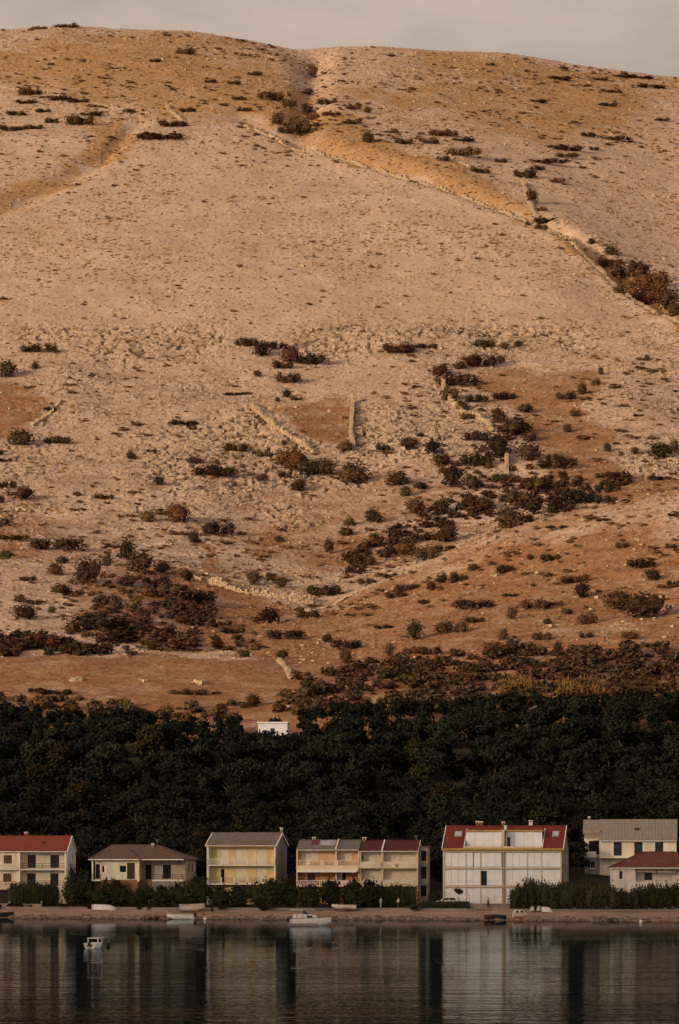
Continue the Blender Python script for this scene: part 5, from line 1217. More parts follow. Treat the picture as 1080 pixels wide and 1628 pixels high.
# --- dry stone walls
def stone_wall(pixels, hgt, label, thick=0.8, behind=None, pts=None, name='stone_wall'):
    P_ = pts if pts is not None else [pick(*q) for q in pixels]
    path = []
    for a, b in zip(P_[:-1], P_[1:]):
        L_ = math.hypot(b.x - a.x, b.y - a.y); n = max(1, int(L_ / 0.55))
        for i in range(n): path.append((a.x + (b.x - a.x) * i / n, a.y + (b.y - a.y) * i / n, math.atan2(b.y - a.y, b.x - a.x)))
    xs_ = np.array([p[0] for p in path]); ys_ = np.array([p[1] for p in path]); zs_ = ground(CX + F * xs_ / ys_, ys_, False)
    pp, ss, rr = [], [], []
    ph = rg.uniform(0, 9)
    for i, (x_, y_, r_) in enumerate(path):
        hl = hgt * (0.75 + 0.35 * sin(i * .23 + ph) * sin(i * .071 + ph) + 0.15 * rg.normal())
        nl = max(1, int(hl / .34))
        for j in range(nl):
            for sd_ in (-.25, .25):
                sx = .62 * rg.uniform(.75, 1.25)
                pp.append((x_ - sin(r_) * sd_ * thick + rg.normal() * .06, y_ + cos(r_) * sd_ * thick + rg.normal() * .06, zs_[i] - .1 + j * .34)); ss.append((sx, thick * .62 * rg.uniform(.8, 1.2), .42 * rg.uniform(.8, 1.2))); rr.append(r_ + rg.normal() * .15)
    return tag(link(bpy.data.objects.new(name, join_instances(name, stones, np.array(pp), np.array(ss), np.array(rr), M_WALL, rg))), label, 'wall')
gu = np.arange(390, 1130, 14.0); gp = [Vector(((a - CX) * float(gully_y(a) - 2) / F, float(gully_y(a) - 2), 0)) for a in gu]
stone_wall(None, 1.8, 'long pale dry stone wall running along the gully down to the right edge', 1.0, pts=gp)
stone_wall([(833, 292), (838, 318), (850, 338), (866, 352)], 1.5, 'short stone wall branching up the slope from the gully', .9)
stone_wall([(402, 645), (420, 664), (445, 685), (470, 700), (502, 722)], 2.1, 'slanting stone wall on the left side of the triangular enclosure', .9)
stone_wall([(562, 640), (560, 665), (558, 690), (562, 712)], 2.5, 'upright stone wall on the right side of the triangular enclosure', .9)
stone_wall([(470, 634), (505, 631), (555, 632)], .8, 'low ruined wall along the top of the triangular enclosure', .8)
stone_wall([(705, 605), (706, 625), (722, 645), (748, 662), (775, 672), (784, 690), (800, 705), (806, 725), (806, 765)], 2.2, 'winding pale stone wall left of the orange terrace', .9)
stone_wall([(760, 588), (820, 585), (880, 583), (950, 583), (1000, 590), (1075, 594)], .8, 'thin low wall along the top of the orange terrace', .8)
stone_wall([(95, 640), (82, 655), (66, 668), (50, 678)], 1.2, 'short curved wall below the left edge meadow', .8)
stone_wall([(245, 905), (290, 912), (340, 930), (400, 945), (470, 955), (500, 960)], 2.2, 'sunlit yellowish wall of heaped stones along the hollow', 1.6)
stone_wall([(265, 170), (280, 185), (296, 194)], 1.6, 'short bright wall high on the left shoulder', 1.0)
stone_wall([(0, 138), (60, 145), (130, 160), (190, 172), (240, 180)], .9, 'faint low wall crossing the upper left shoulder', .8)
stone_wall([(480, 975), (560, 945), (640, 912), (700, 890)], .7, 'thin line of stones along the crest of the near spur', .9)
stone_wall([(712, 238), (716, 248), (740, 262), (768, 274)], 1.0, 'small dark-edged wall on the upper right slope', .8)
stone_wall([(443, 1052), (458, 1068), (462, 1080)], 1.2, 'low wall at the right end of the brown field', .9)
for px, py, s, lab in ((125, 1083, 1.7, 'grey boulder heap on the left of the brown field'), (316, 1086, 1.3, 'grey boulder heap in the middle of the brown field'), (230, 1083, .8, 'small grey stone on the brown field')):
    p = pick(px, py); n = 7; pp = np.array([(p.x + rg.normal() * s * .6, p.y + rg.normal() * s * .4, p.z - .1 + .3 * i / n) for i in range(n)])
    tag(link(bpy.data.objects.new('boulder_heap', join_instances('boulder_heap', stones, pp, np.full((n, 3), s * .8) * rg.uniform(.5, 1.1, (n, 3)), rg.uniform(0, 6, n), M_STONE, rg))), lab, 'boulders')
p = pick(0, 1)  # (keeps the table built)
# light mast on the near spur's crest
p = pick(763, 866); mast = MB()
for sx in (-.3, .3): mast.tube([(sx, 0, 0), (sx * .5, 0, 4.4)], .05, 5)
for k in range(6): mast.tube([(-.3 + .02 * k, 0, .6 + .7 * k), (.3 - .02 * k, 0, .6 + .7 * k)], .035, 4)
o = mast.build('lattice_mast', STEEL); o.location = p; tag(o, 'small pale lattice mast at the crest of the near spur', 'mast')

# --- the wood behind the houses
def trunk_mesh(rng, hgt, r):
    mb = MB(); q = [(0, 0, -0.6), (rng.normal() * .1, rng.normal() * .1, hgt * .3), (rng.normal() * .25, rng.normal() * .25, hgt * .62)]
    mb.tube(q, [r, r * .75, r * .4], 6)
    for k in range(4):
        a = rng.uniform(0, 6.28); z0 = hgt * rng.uniform(.28, .55); mb.tube([(q[1][0] * .8, q[1][1] * .8, z0), (1.3 * cos(a), 1.3 * sin(a), z0 + hgt * .18)], [r * .4, r * .12], 5)
    return mb.mesh('trunk', M_BARK)
def tree_lobes(rng, hgt, wid):
    out = [(0, 0, hgt * .68, wid * .30, wid * .30, hgt * .27)]
    for k in range(8):
        a = rng.uniform(0, 6.28); rr = wid * rng.uniform(.12, .34); zc = hgt * rng.uniform(.36, .86); s = rng.uniform(.15, .25) * wid * (1.1 - .35 * zc / hgt)
        out.append((rr * cos(a), rr * sin(a), zc, s, s, s * rng.uniform(.6, .9)))
    return out
def cone_lobes(rng, hgt, wid):
    return [(rng.normal() * .15, rng.normal() * .15, hgt * (.2 + .13 * k), wid * .5 * (1 - .13 * k), wid * .5 * (1 - .13 * k), hgt * .10) for k in range(7)]
def spread_lobes(rng, hgt, wid):
    out = []
    for k in range(11):
        a = rng.uniform(0, 6.28); rr = wid * rng.uniform(.05, .45); s = wid * rng.uniform(.13, .2)
        out.append((rr * cos(a), rr * sin(a), hgt * rng.uniform(.62, .88) - rr * .12, s, s, s * .55))
    return out
M_PINE3 = leaf_mat('grey_green_foliage', (0.0225, 0.0245, 0.018), (0.013, 0.0145, 0.011))
TREES = []
for k in range(8):
    rng = np.random.default_rng(500 + k); hgt, wid = 7.0, rng.uniform(4.8, 6.8)
    lob = tree_lobes(rng, hgt, wid) if k in (0, 1, 4, 7) else cone_lobes(rng, hgt, wid * .75) if k == 2 else spread_lobes(rng, hgt, wid * 1.1)
    TREES.append((to_mesh('crown', leaf_cloud(lob, 1500, .36, rng, core=.55, rag=.16), (M_PINE, M_PINE, M_PINE, M_PINE3, M_PINE3, M_PINE, M_PINE3, M_PINE2)[k]), trunk_mesh(rng, hgt, .17)))
TREES_LO = []
for k in range(4):
    rng = np.random.default_rng(540 + k); TREES_LO.append(leaf_cloud(tree_lobes(rng, 7.0, 6.0), 520, .58, rng, core=.62, rag=.16))
CAN_U = [-200, 0, 60, 100, 200, 300, 350, 450, 540, 700, 800, 900, 1000, 1080, 1300]
CAN_V = [1100, 1112, 1122, 1128, 1128, 1142, 1142, 1130, 1118, 1112, 1104, 1106, 1102, 1098, 1098]
cand = []
trg = random.Random(21)
HF = [(-70, 108, 658), (140, 320, 656), (325, 465, 648), (468, 682, 644), (700, 910, 638), (925, 1140, 668)]
yy = 646.0; row = 0
while yy < 830:
    uu = -260 + (row % 2) * 22
    while uu < 1340:
        u_ = uu + trg.uniform(-16, 16); y_ = yy + trg.uniform(-2.6, 2.6)
        s = trg.choice((trg.uniform(.6, .95), trg.uniform(.8, 1.2), trg.uniform(1.0, 1.45))); uu += trg.uniform(34, 46) * (0.8 + .2 * s)
        x_ = (u_ - CX) * y_ / F
        if y_ - float(shore(x_)) < 36: continue
        if any(a - 6 < u_ < b + 6 and y_ < d for a, b, d in HF): continue
        zb = gz(x_, y_); 
        top = CY - F * (zb + 7.0 * s - CH) / y_
        if top < np.interp(u_, CAN_U, CAN_V) + trg.uniform(-2, 8): continue
        # keep the little white house in view
        if 395 < u_ < 470 and y_ < 782 and top < 1158 and y_ > 700: 
            if not (u_ < 404 or u_ > 462) : continue
        if 385 < u_ < 480 and 766 < y_ < 781: continue
        cand.append((u_, y_, zb, s))
    yy += 5.4; row += 1
uu = -230.0
while uu < 1330:
    s = trg.uniform(.5, .9); bnd = float(np.interp(uu, CAN_U, CAN_V)) + trg.uniform(-3, 5); yy_ = np.arange(745, 835, 1.0)
    zz_ = ground(np.full(yy_.shape, uu), yy_, False); tp_ = CY - F * (zz_ + 6.3 * s - CH) / yy_
    j = int(np.argmax(tp_ <= bnd)); y_ = float(yy_[j])
    if not (385 < uu < 485): cand.append((uu, y_, float(zz_[j]), s))
    uu += trg.uniform(15, 27)
for u_, s in ((406, 1.0), (417, .95), (430, 1.05), (443, .98), (455, 1.06), (466, 1.0)):
    bnd = 1163 + (u_ % 6); yy_ = np.arange(735, 769, .5); zz_ = ground(np.full(yy_.shape, float(u_)), yy_, False); tp_ = CY - F * (zz_ + 6.3 * s - CH) / yy_
    j = int(np.argmax(tp_ <= bnd)); cand.append((u_, float(yy_[j]), float(zz_[j]), s))
# those that show largest in the photograph stand as single trees
inframe = [c for c in cand if -15 < c[0] < 1095]
inframe.sort(key=lambda c: -c[3] / c[1]); single = inframe[:296]; sset = set(single); rest = [c for c in cand if c not in sset]
ZONES = [(668, 'dark tree directly behind the houses', 'trees directly behind the houses'), (715, 'dark tree in the lower wood', 'trees in the lower wood'), (765, 'dark tree in the middle of the wood', 'trees in the middle of the wood'), (900, 'dark tree at the upper edge of the wood', 'trees at the upper edge of the wood')]
for (u_, y_, zb, s) in single:
    lab, grp = next((l, g) for d, l, g in ZONES if y_ < d)
    ref = next(n for a, n in ((125, 'the red-roofed house'), (325, 'the bungalow'), (465, 'the yellow house'), (685, 'the twin house'), (910, 'the white block'), (9999, 'the pale right-hand house')) if u_ < a)
    lab += ', above ' + ref if y_ >= 668 else ', at ' + ref; grp += ' by ' + ref
    i = trg.randrange(8) if trg.random() < .6 else trg.randrange(7)
    r = empty('pine_tree', ((u_ - CX) * y_ / F, y_, zb - .15), trg.uniform(0, 6.28)); r.scale = (s * trg.uniform(.9, 1.15), s * trg.uniform(.9, 1.15), s)
    tag(r, lab if i != 7 else lab.replace('dark tree', 'olive-brown tree'), 'tree', grp if i != 7 else 'olive-brown ' + grp)
    link(bpy.data.objects.new('trunk', TREES[i][1]), r); link(bpy.data.objects.new('crown', TREES[i][0]), r)
pts = np.array([((c[0] - CX) * c[1] / F, c[1], c[2] - .15) for c in rest]); sc_ = np.array([[c[3]] * 3 for c in rest])
tag(link(bpy.data.objects.new('wood', join_instances('wood', TREES_LO, pts, sc_, rg.uniform(0, 6.28, len(rest)), M_PINE, rg))), 'remaining dark tree crowns filling the wood', 'wood', kind='stuff')
print('trees', len(cand), len(single), 'bushes', sum(len(v) for v in B.values()))

# ---------------------------------------------------------------- gardens along the shore
GV = {}
def gmesh(kind, k):
    if (kind, k) in GV: return GV[kind, k]
    rng = np.random.default_rng(900 + k * 13 + sum(map(ord, kind)))
    if kind == 'round':
        lob = [(0, 0, .5, .42, .42, .46)] + [(rng.normal() * .2, rng.normal() * .2, rng.uniform(.35, .75), .24, .24, .24) for _ in range(6)]
        m = to_mesh('shrub', leaf_cloud(lob, 1500, .075, rng, core=.7), M_GARD)
    elif kind == 'hedge':
        lob = [(-.4 + .8 * i / 7, rng.normal() * .03, .5, .13, .3, .5) for i in range(8)]
        m = to_mesh('hedge', leaf_cloud(lob, 2200, .06, rng, core=.85), M_GARD)
    elif kind == 'tamarisk':
        lob = [(-.38 + .76 * i / 6, rng.normal() * .12, rng.uniform(.4, .58), .16, .3, rng.uniform(.40, .52)) for i in range(7)] + [(rng.uniform(-.4, .4), -.1, rng.uniform(.62, .8), .07, .12, .26) for _ in range(5)]
        m = to_mesh('shrub', leaf_cloud(lob, 2400, .07, rng, up=.55, core=.72, aspect=1.8), M_TAM)
    else:
        lob = [(rng.normal() * .2, rng.normal() * .15, rng.uniform(.3, .75), .24, .24, .26) for _ in range(6)]
        m = to_mesh('shrub', leaf_cloud(lob, 1100, .085, rng, core=.5), M_RUST)
    GV[kind, k] = m; return m
grnd = random.Random(3)
def plant(px0, px1, top, bot, kind, label, name='shrub', q=18.0, group=None, deep=None):
    y = 615.0; q += grnd.uniform(-1.4, .4) if kind != 'hedge' else 0
    for _ in range(6): y = float(shore(((px0 + px1) / 2 - CX) * y / F)) + q
    p = P((px0 + px1) / 2, bot, y); zb = 1.4
    w = (px1 - px0) * y / F; zt = CH + (CY - top) * y / F
    o = bpy.data.objects.new(name, gmesh(kind, grnd.randrange(3))); o.location = (p.x, y, zb - .05)
    d = deep or min(w, 3.2)
    o.scale = (w * 1.08 * grnd.choice((-1, 1)), d, (zt - zb) * grnd.uniform(1.02, 1.12)); o.rotation_euler = (0, 0, grnd.uniform(-.12, .12) - .1)
    return tag(link(o), label, 'hedge' if name == 'hedge' else 'shrub', group)
plant(15, 62, 1405, 1437, 'hedge', 'trimmed dark hedge in front of the red-roofed house, left length', 'hedge', 19.5, deep=1.8)
plant(58, 92, 1407, 1437, 'hedge', 'trimmed dark hedge in front of the red-roofed house, right length', 'hedge', 20, deep=1.8)
plant(98, 134, 1392, 1443, 'round', 'tall dark shrub beside the red-roofed house\'s gable')
plant(116, 146, 1381, 1440, 'round', 'tallest dark shrub between the red-roofed house and the bungalow', q=24)
plant(138, 176, 1410, 1442, 'round', 'dark shrub behind the left upturned boat')
plant(158, 182, 1388, 1430, 'rust', 'rusty brown shrub under the bungalow\'s left windows', q=23)
plant(176, 202, 1396, 1436, 'rust', 'rusty brown shrub before the bungalow\'s terracotta base', q=22.5)
plant(172, 212, 1407, 1442, 'round', 'dark shrub below the bungalow\'s terracotta base')
plant(204, 244, 1410, 1442, 'round', 'dark shrub at the foot of the bungalow\'s stair')
plant(236, 276, 1407, 1442, 'round', 'dark shrub below the bungalow\'s balcony')
plant(266, 298, 1398, 1436, 'rust', 'brown-green shrub at the bungalow\'s right corner', q=21)
plant(270, 312, 1406, 1441, 'round', 'dark shrub behind the right covered boat')
plant(296, 336, 1396, 1440, 'round', 'dark shrub between the bungalow and the yellow house')
plant(330, 368, 1407, 1440, 'round', 'dark shrub under the yellow house\'s left end')
plant(360, 400, 1409, 1440, 'round', 'dark shrub under the middle of the yellow house')
plant(392, 432, 1403, 1440, 'round', 'dark shrub under the yellow house\'s right end')
plant(412, 452, 1396, 1440, 'round', 'taller dark shrub at the yellow house\'s right corner')
plant(440, 482, 1409, 1439, 'round', 'dark shrub in the gap left of the peach house')
plant(474, 516, 1407, 1439, 'round', 'dark shrub below the peach house\'s left balcony')
plant(508, 548, 1402, 1438, 'round', 'dark shrub below the peach house\'s brown door')
plant(540, 580, 1407, 1438, 'round', 'dark shrub below the join of the twin house')
plant(566, 606, 1399, 1438, 'round', 'taller dark shrub below the cream half\'s left balcony')
plant(592, 662, 1409, 1438, 'hedge', 'long trimmed dark hedge below the cream half of the twin house', 'hedge', 20, deep=2.2)
plant(668, 706, 1433, 1446, 'hedge', 'low clipped hedge left of the white block, outer length', 'hedge', 18.8, deep=1.4)
plant(702, 747, 1433, 1446, 'hedge', 'low clipped hedge left of the white block, in front of the car', 'hedge', 18.8, deep=1.4)
plant(680, 706, 1418, 1436, 'round', 'dark shrub in the gap left of the white block', q=26)
plant(812, 850, 1408, 1449, 'tamarisk', 'bushy shrub covering the white block\'s lower right, left one', q=18)
plant(832, 872, 1403, 1449, 'tamarisk', 'tallest shrub covering the white block\'s lower right', q=18.6)
plant(862, 908, 1409, 1450, 'tamarisk', 'shrub covering the white block\'s right corner', q=18)
plant(896, 944, 1408, 1452, 'tamarisk', 'wide feathery shrub in the gap right of the white block', q=17.8)
plant(934, 986, 1411, 1452, 'tamarisk', 'feathery shrub before the small house\'s left corner', q=17.8)
plant(976, 1016, 1417, 1453, 'tamarisk', 'feathery shrub below the small house\'s narrow window', q=17.6)
plant(1006, 1050, 1409, 1453, 'tamarisk', 'feathery shrub below the small house\'s awning', q=17.8)
plant(1040, 1092, 1407, 1452, 'tamarisk', 'feathery shrub at the right edge below the small house', q=17.8)
plant(1086, 1140, 1408, 1452, 'tamarisk', 'feathery shrub just past the right edge of the small house', q=17.8)
# trees in the gaps between the houses
def garden_tree(px, top, y, s, label, i):
    x = (px - CX) * y / F; zb = gz(x, y); zt = CH + (CY - top) * y / F; k = (zt - zb) / 7.0
    r = tag(empty('garden_tree', (x, y, zb - .1), s * 7), label, 'tree'); r.scale = (k * s, k * s, k)
    link(bpy.data.objects.new('trunk', TREES[i][1]), r); link(bpy.data.objects.new('crown', TREES[i][0]), r)
garden_tree(133, 1352, 660, .9, 'dark tree in the gap between red-roofed house and bungalow', 1)
garden_tree(322, 1356, 655, .8, 'dark tree in the gap between bungalow and yellow house', 2)
garden_tree(462, 1350, 650, .8, 'dark tree between the yellow house and the twin house', 3)
garden_tree(690, 1362, 650, .9, 'dark tree in the gap between twin house and white block', 4)
garden_tree(916, 1352, 645, .9, 'dark tree in the gap right of the white block', 5)
# little round tree beside the car
yb = float(shore((730 - CX) * 617 / F)) + 21.5; xb = (730 - CX) * yb / F
r = tag(empty('round_tree', (xb, yb, 1.45)), 'small clipped round tree on thin trunk beside the parked white car', 'tree')
MB().tube([(0, 0, 0), (0, 0, 1.9)], .05, 6).build('trunk', M_BARK, r)
zc = CH + (CY - 1417) * yb / F - 1.45; o = link(bpy.data.objects.new('crown', gmesh('round', 0)), r); o.location = (0, 0, zc - .6); o.scale = (1.35, 1.35, 1.2)

# low garden wall in front of the red-roofed house
def shore_wall(px0, px1, q, z0, z1, m, label, name='garden_wall', t=.3):
    y0 = 620.
    pts_ = []
    for px in (px0, px1):
        y = 615.
        for _ in range(6): y = float(shore((px - CX) * y / F)) + q
        pts_.append(((px - CX) * y / F, y))
    (xa, ya), (xb_, yb_) = pts_
    tag(MB().hexa([(xa, ya, z0), (xb_, yb_, z0), (xb_, yb_ + t, z0), (xa, ya + t, z0), (xa, ya, z1), (xb_, yb_, z1), (xb_, yb_ + t, z1), (xa, ya + t, z1)]).build(name, m), label, 'wall')
shore_wall(18, 66, 18.7, 1.2, 2.05, CONC, 'low concrete garden wall under the left hedge')
shore_wall(-30, 14, 18.7, 1.2, 2.0, CONC, 'low concrete garden wall at the left edge of the shore')
shore_wall(748, 812, 18.7, 1.2, 2.35, CONC, 'grey low wall in front of the white block')

# ---------------------------------------------------------------- boats
BWHITE = mat('boat_gelcoat', (0.82, 0.81, 0.79), 0.35, var=0.08, vscale=2, spec=0.4)
BBLUE = mat('boat_dark_hull', (0.035, 0.04, 0.05), 0.5, var=0.15)
BRED = mat('boat_red_antifoul', (0.20, 0.06, 0.04), 0.7, var=0.2)
BTARP = mat('boat_tarp', (0.60, 0.55, 0.47), 0.8, var=0.12, vscale=2.5)
BWOOD = mat('weathered_plank', (0.17, 0.12, 0.085), 0.9, var=0.25, vscale=3)
BLACK = mat('black_plastic', (0.015, 0.015, 0.017), 0.5, var=0.1)
def hull(L_, Bm, H_, sheer=.25, n=9, keel=.3):
    """hull sections from stern (x=0) to bow (x=L)"""
    rings = []
    for i in range(n):
        t = i / (n - 1); w = Bm / 2 * (1 - max(0, (t - .45) / .55) ** 2.2) * (0.9 + .1 * min(1, t * 4)); w = max(w, .03)
        top = H_ * (1 + sheer * t * t); bot = -keel * (1 - t ** 3) + (H_ * .75 * max(0, t - .75) / .25 if t > .75 else 0)
        rings.append([(t * L_, -w, top), (t * L_, -w * .92, top * .45), (t * L_, -w * .6, bot * .5), (t * L_, 0, bot), (t * L_, w * .6, bot * .5), (t * L_, w * .92, top * .45), (t * L_, w, top)])
    return rings
def boat(name, label, px, py, head, L_, Bm, H_, m=None, z=None, q=None, flip=False, group=None):
    """head: compass of the bow, 0 = to the right, 90 = away. py = row of the waterline or keel"""
    if q is None: y = CH * F / (py - CY); zz = 0.0
    else:
        y = 615.
        for _ in range(6): y = float(shore((px - CX) * y / F)) + q
        zz = float(np.interp(q, NEARQ, NEARZ)) + .05
    r = tag(empty(name, ((px - CX) * y / F, y, zz if z is None else z), radians(head)), label, 'boat', group)
    rings = [[(p[0] - L_ / 2, p[1], p[2]) for p in ring] for ring in hull(L_, Bm, H_)]
    if flip: rings = [[(p[0], p[1], H_ * 1.2 - p[2]) for p in ring] for ring in rings]
    elif q is not None: rings = [[(p[0], p[1], p[2] + .3) for p in ring] for ring in rings]
    MB().loft(rings).build('hull', m or BWHITE, r, True)
    return r, rings, L_, Bm, H_
def deck(r, rings, m, i0=0, i1=None, dz=-.06, name='deck'):
    mb = MB(); rr = rings[i0:i1]
    for a, b in zip(rr[:-1], rr[1:]): mb.quad((a[0][0], a[0][1] * .96, a[0][2] + dz), (b[0][0], b[0][1] * .96, b[0][2] + dz), (b[6][0], b[6][1] * .96, b[6][2] + dz), (a[6][0], a[6][1] * .96, a[6][2] + dz))
    return mb.build(name, m, r)
def rubrail(r, rings, m, s=.04):
    for k in (0, 6): MB().tube([(g[k][0], g[k][1], g[k][2]) for g in rings], s, 5).build('rub_rail', m, r)
def outboard(r, x, z, s=1.0):
    o = MB().box(x - .42 * s, x, -.17 * s, .17 * s, z, z + .5 * s).build('outboard_motor', BLACK, r)
    MB().box(x - .28 * s, x - .12 * s, -.06 * s, .06 * s, z - .9 * s, z).build('motor_leg', STEEL, o)

# cabin boat moored in front of the twin house
r, g, L_, Bm, H_ = boat('cabin_boat', 'white cabin boat with canopy frame moored in front of the twin house', 494, 1471.5, -4, 5.8, 2.1, 1.0)
deck(r, g, BWHITE); rubrail(r, g, BBLUE)
for sx in (-1, 1): MB().tube([(-2.9, sx * 1.0, .18), (1.2, sx * 1.0, .2)], .05, 5).build('hull_stripe', BRED, r)
MB().hexa([(-.9, -.85, .9), (1.4, -.6, .95), (1.4, .6, .95), (-.9, .85, .9), (-.9, -.78, 1.6), (.6, -.55, 1.42), (.6, .55, 1.42), (-.9, .78, 1.6)]).build('cabin', BWHITE, r)
MB().hexa([(-2.5, -.92, .9), (-.92, -.88, .9), (-.92, .88, .9), (-2.5, .92, .9), (-2.4, -.86, 1.62), (-.92, -.8, 1.62), (-.92, .8, 1.62), (-2.4, .86, 1.62)]).build('wheelhouse', BWHITE, r)
ws = MB().hexa([(-.9, -.75, 1.6), (-.2, -.62, 1.52), (-.2, .62, 1.52), (-.9, .75, 1.6), (-1.0, -.7, 2.05), (-.75, -.6, 2.05), (-.75, .6, 2.05), (-1.0, .7, 2.05)]).build('windscreen', GLASS, r)
for sx in (-1, 1): MB().box(-.5, .3, sx * .74 - .06, sx * .74 + .06, 1.15, 1.38).build('cabin_window', GLASS, r)
for x in (-2.7, -1.9, -1.1):
    MB().tube([(x, -.95, .75), (x, -.9, 2.15), (x, 0, 2.25), (x, .9, 2.15), (x, .95, .75)], .03, 5).build('canopy_frame', STEEL, r)
MB().hexa([(-2.75, -.92, 2.15), (-1.05, -.92, 2.15), (-1.05, .92, 2.15), (-2.75, .92, 2.15), (-2.75, -.85, 2.24), (-1.05, -.85, 2.24), (-1.05, .85, 2.24), (-2.75, .85, 2.24)]).build('canopy', BTARP, r)
MB().tube([(.9, -.6, .85), (1.8, -.5, 1.2), (2.7, 0, 1.3), (1.8, .5, 1.2), (.9, .6, .85)], .025, 5).build('bow_rail', STEEL, r)
MB().tube([(-1.9, 0, 2.2), (-1.9, 0, 3.1)], .025, 5).build('mast', STEEL, r); outboard(r, -2.9, .5, 1.1)
# small cabin boat out on the water
r, g, L_, Bm, H_ = boat('small_cabin_boat', 'small white boat with dark cabin windows floating alone on the open water at left', 150.5, 1507.5, 76, 3.4, 1.45, .5)
deck(r, g, BWHITE); rubrail(r, g, BWHITE, .05)
MB().box(-.6, .9, -.55, .55, .45, .6).build('cabin_base', BWHITE, r)
for sx in (-1, 1):
    for x in (-.55, .85): MB().box(x - .05, x + .05, sx * .53 - .05, sx * .53 + .05, .6, 1.0).build('window_post', BWHITE, r)
MB().box(-.52, .82, -.48, .48, .6, .99).build('cabin_window', GLASS, r)
MB().box(-.68, .98, -.62, .62, 1.0, 1.07).build('cabin_roof', BWHITE, r)
MB().box(-1.72, -1.66, -.28, .3, .16, .34).build('transom_panel', BRED, r); outboard(r, -1.7, .3, .7)
# upturned and covered boats on the beach
def upturned(px, q, L_, label, m=BWHITE, head=-6, B_=1.6, H_=.62):
    r, g, *_ = boat('upturned_boat', label, px, 0, head, L_, B_, H_, m, q=q, flip=True, group=None)
    MB().tube([(x[3][0], x[3][1], x[3][2] + .03) for x in g], .05, 5).build('keel', BWOOD, r); rubrail(r, g, BTARP)
upturned(166, 12.5, 4.1, 'white upturned boat on the beach in front of the bungalow', head=2)
r, g, *_ = boat('covered_boat', 'white boat under a brownish cover on the beach right of the bungalow', 305, 0, 2, 4.1, 1.7, .55, q=12.5)
rubrail(r, g, BTARP); tp = MB()
for a, b in zip(g[:-1], g[1:]):
    for k0, k1, w0, w1, h0, h1 in ((0, 6, 1, .5, 0, .22),):
        A_ = [(q_[0][0], q_[0][1] * 1.03, q_[0][2]) for q_ in (a, b)]; C_ = [(q_[0][0], 0, q_[0][2] + .32) for q_ in (a, b)]; D_ = [(q_[6][0], q_[6][1] * 1.03, q_[6][2]) for q_ in (a, b)]
        tp.quad(A_[0], A_[1], C_[1], C_[0]); tp.quad(C_[0], C_[1], D_[1], D_[0])
tp.build('cover', mat('brown_boat_cover', (.24, .14, .09), .85, col2=(.5, .42, .34), vscale=1.2), r)
# skiff at the jetty
r, g, *_ = boat('skiff', 'white open skiff with outboard tied to the small jetty', 287, 0, 178, 4.2, 1.5, .5, q=-1.2)
r.location.z = -.12; rubrail(r, g, BTARP); outboard(r, -2.1, .6, 1.0)
for x in (-.8, .5): MB().box(x - .15, x + .15, -.66, .66, .55, .6).build('thwart', BWOOD, r)
def jetty(px0, px1, q, label):
    y = 615.
    for _ in range(6): y = float(shore(((px0 + px1) / 2 - CX) * y / F)) + q
    x0, x1 = (px0 - CX) * y / F, (px1 - CX) * y / F; r = tag(empty('jetty', ((x0 + x1) / 2, y, 0)), label, 'jetty'); w = (x1 - x0) / 2
    n = max(3, int(2 * w / .45))
    for k in range(n):
        a = -w + 2 * w * k / n; MB().box(a, a + 2 * w / n - .03, -.8, .8, .38 + .02 * (k % 3), .45 + .02 * (k % 3)).build('plank', BWOOD, r)
    for a in (-w + .1, 0, w - .1):
        for b in (-.65, .65): MB().tube([(a, b, -.8), (a, b, .5)], .07, 6).build('pile', BWOOD, r)
jetty(228, 264, .2, 'small dark plank jetty beside the white skiff')
jetty(953, 984, -.5, 'small pale landing stage at the water\'s edge before the feathery shrubs')
# speedboat on a trailer
r, g, *_ = boat('speedboat', 'cream speedboat on a trailer on the beach below the twin house', 547, 0, 176, 3.9, 1.5, .42, q=13.5)
r.location.z += .25; deck(r, g, BWHITE, 4); rubrail(r, g, BTARP)
MB().hexa([(.1, -.5, .72), (.5, -.45, .75), (.5, .45, .75), (.1, .5, .72), (.0, -.45, 1.0), (.12, -.42, 1.02), (.12, .42, 1.02), (.0, .45, 1.0)]).build('windscreen', GLASS, r)
def wheel(r, x, y, rad, w, name='wheel'):
    ring = lambda rr, yy_: [(x + rr * cos(t), yy_, rad - .0 + rr * sin(t)) for t in np.linspace(0, 2 * pi, 15)]
    t_ = MB().loft([ring(rad * .55, y - w / 2), ring(rad, y - w / 2), ring(rad, y + w / 2), ring(rad * .55, y + w / 2)], False).build(name, BLACK, r)
    MB().loft([ring(.02, y - w / 2 + .02), ring(rad * .56, y - w / 2 + .03), ring(rad * .56, y + w / 2 - .03), ring(.02, y + w / 2 - .02)], False).build('rim', STEEL, t_)
tr = MB().box(-1.6, 2.2, -.06, .06, .12, .2).build('trailer_frame', STEEL, r)
for sy in (-.75, .75):
    wheel(r, -.3, sy, .26, .16)
for o in [c for c in r.children if c.name.startswith('wheel')]: o.location.z = -.25
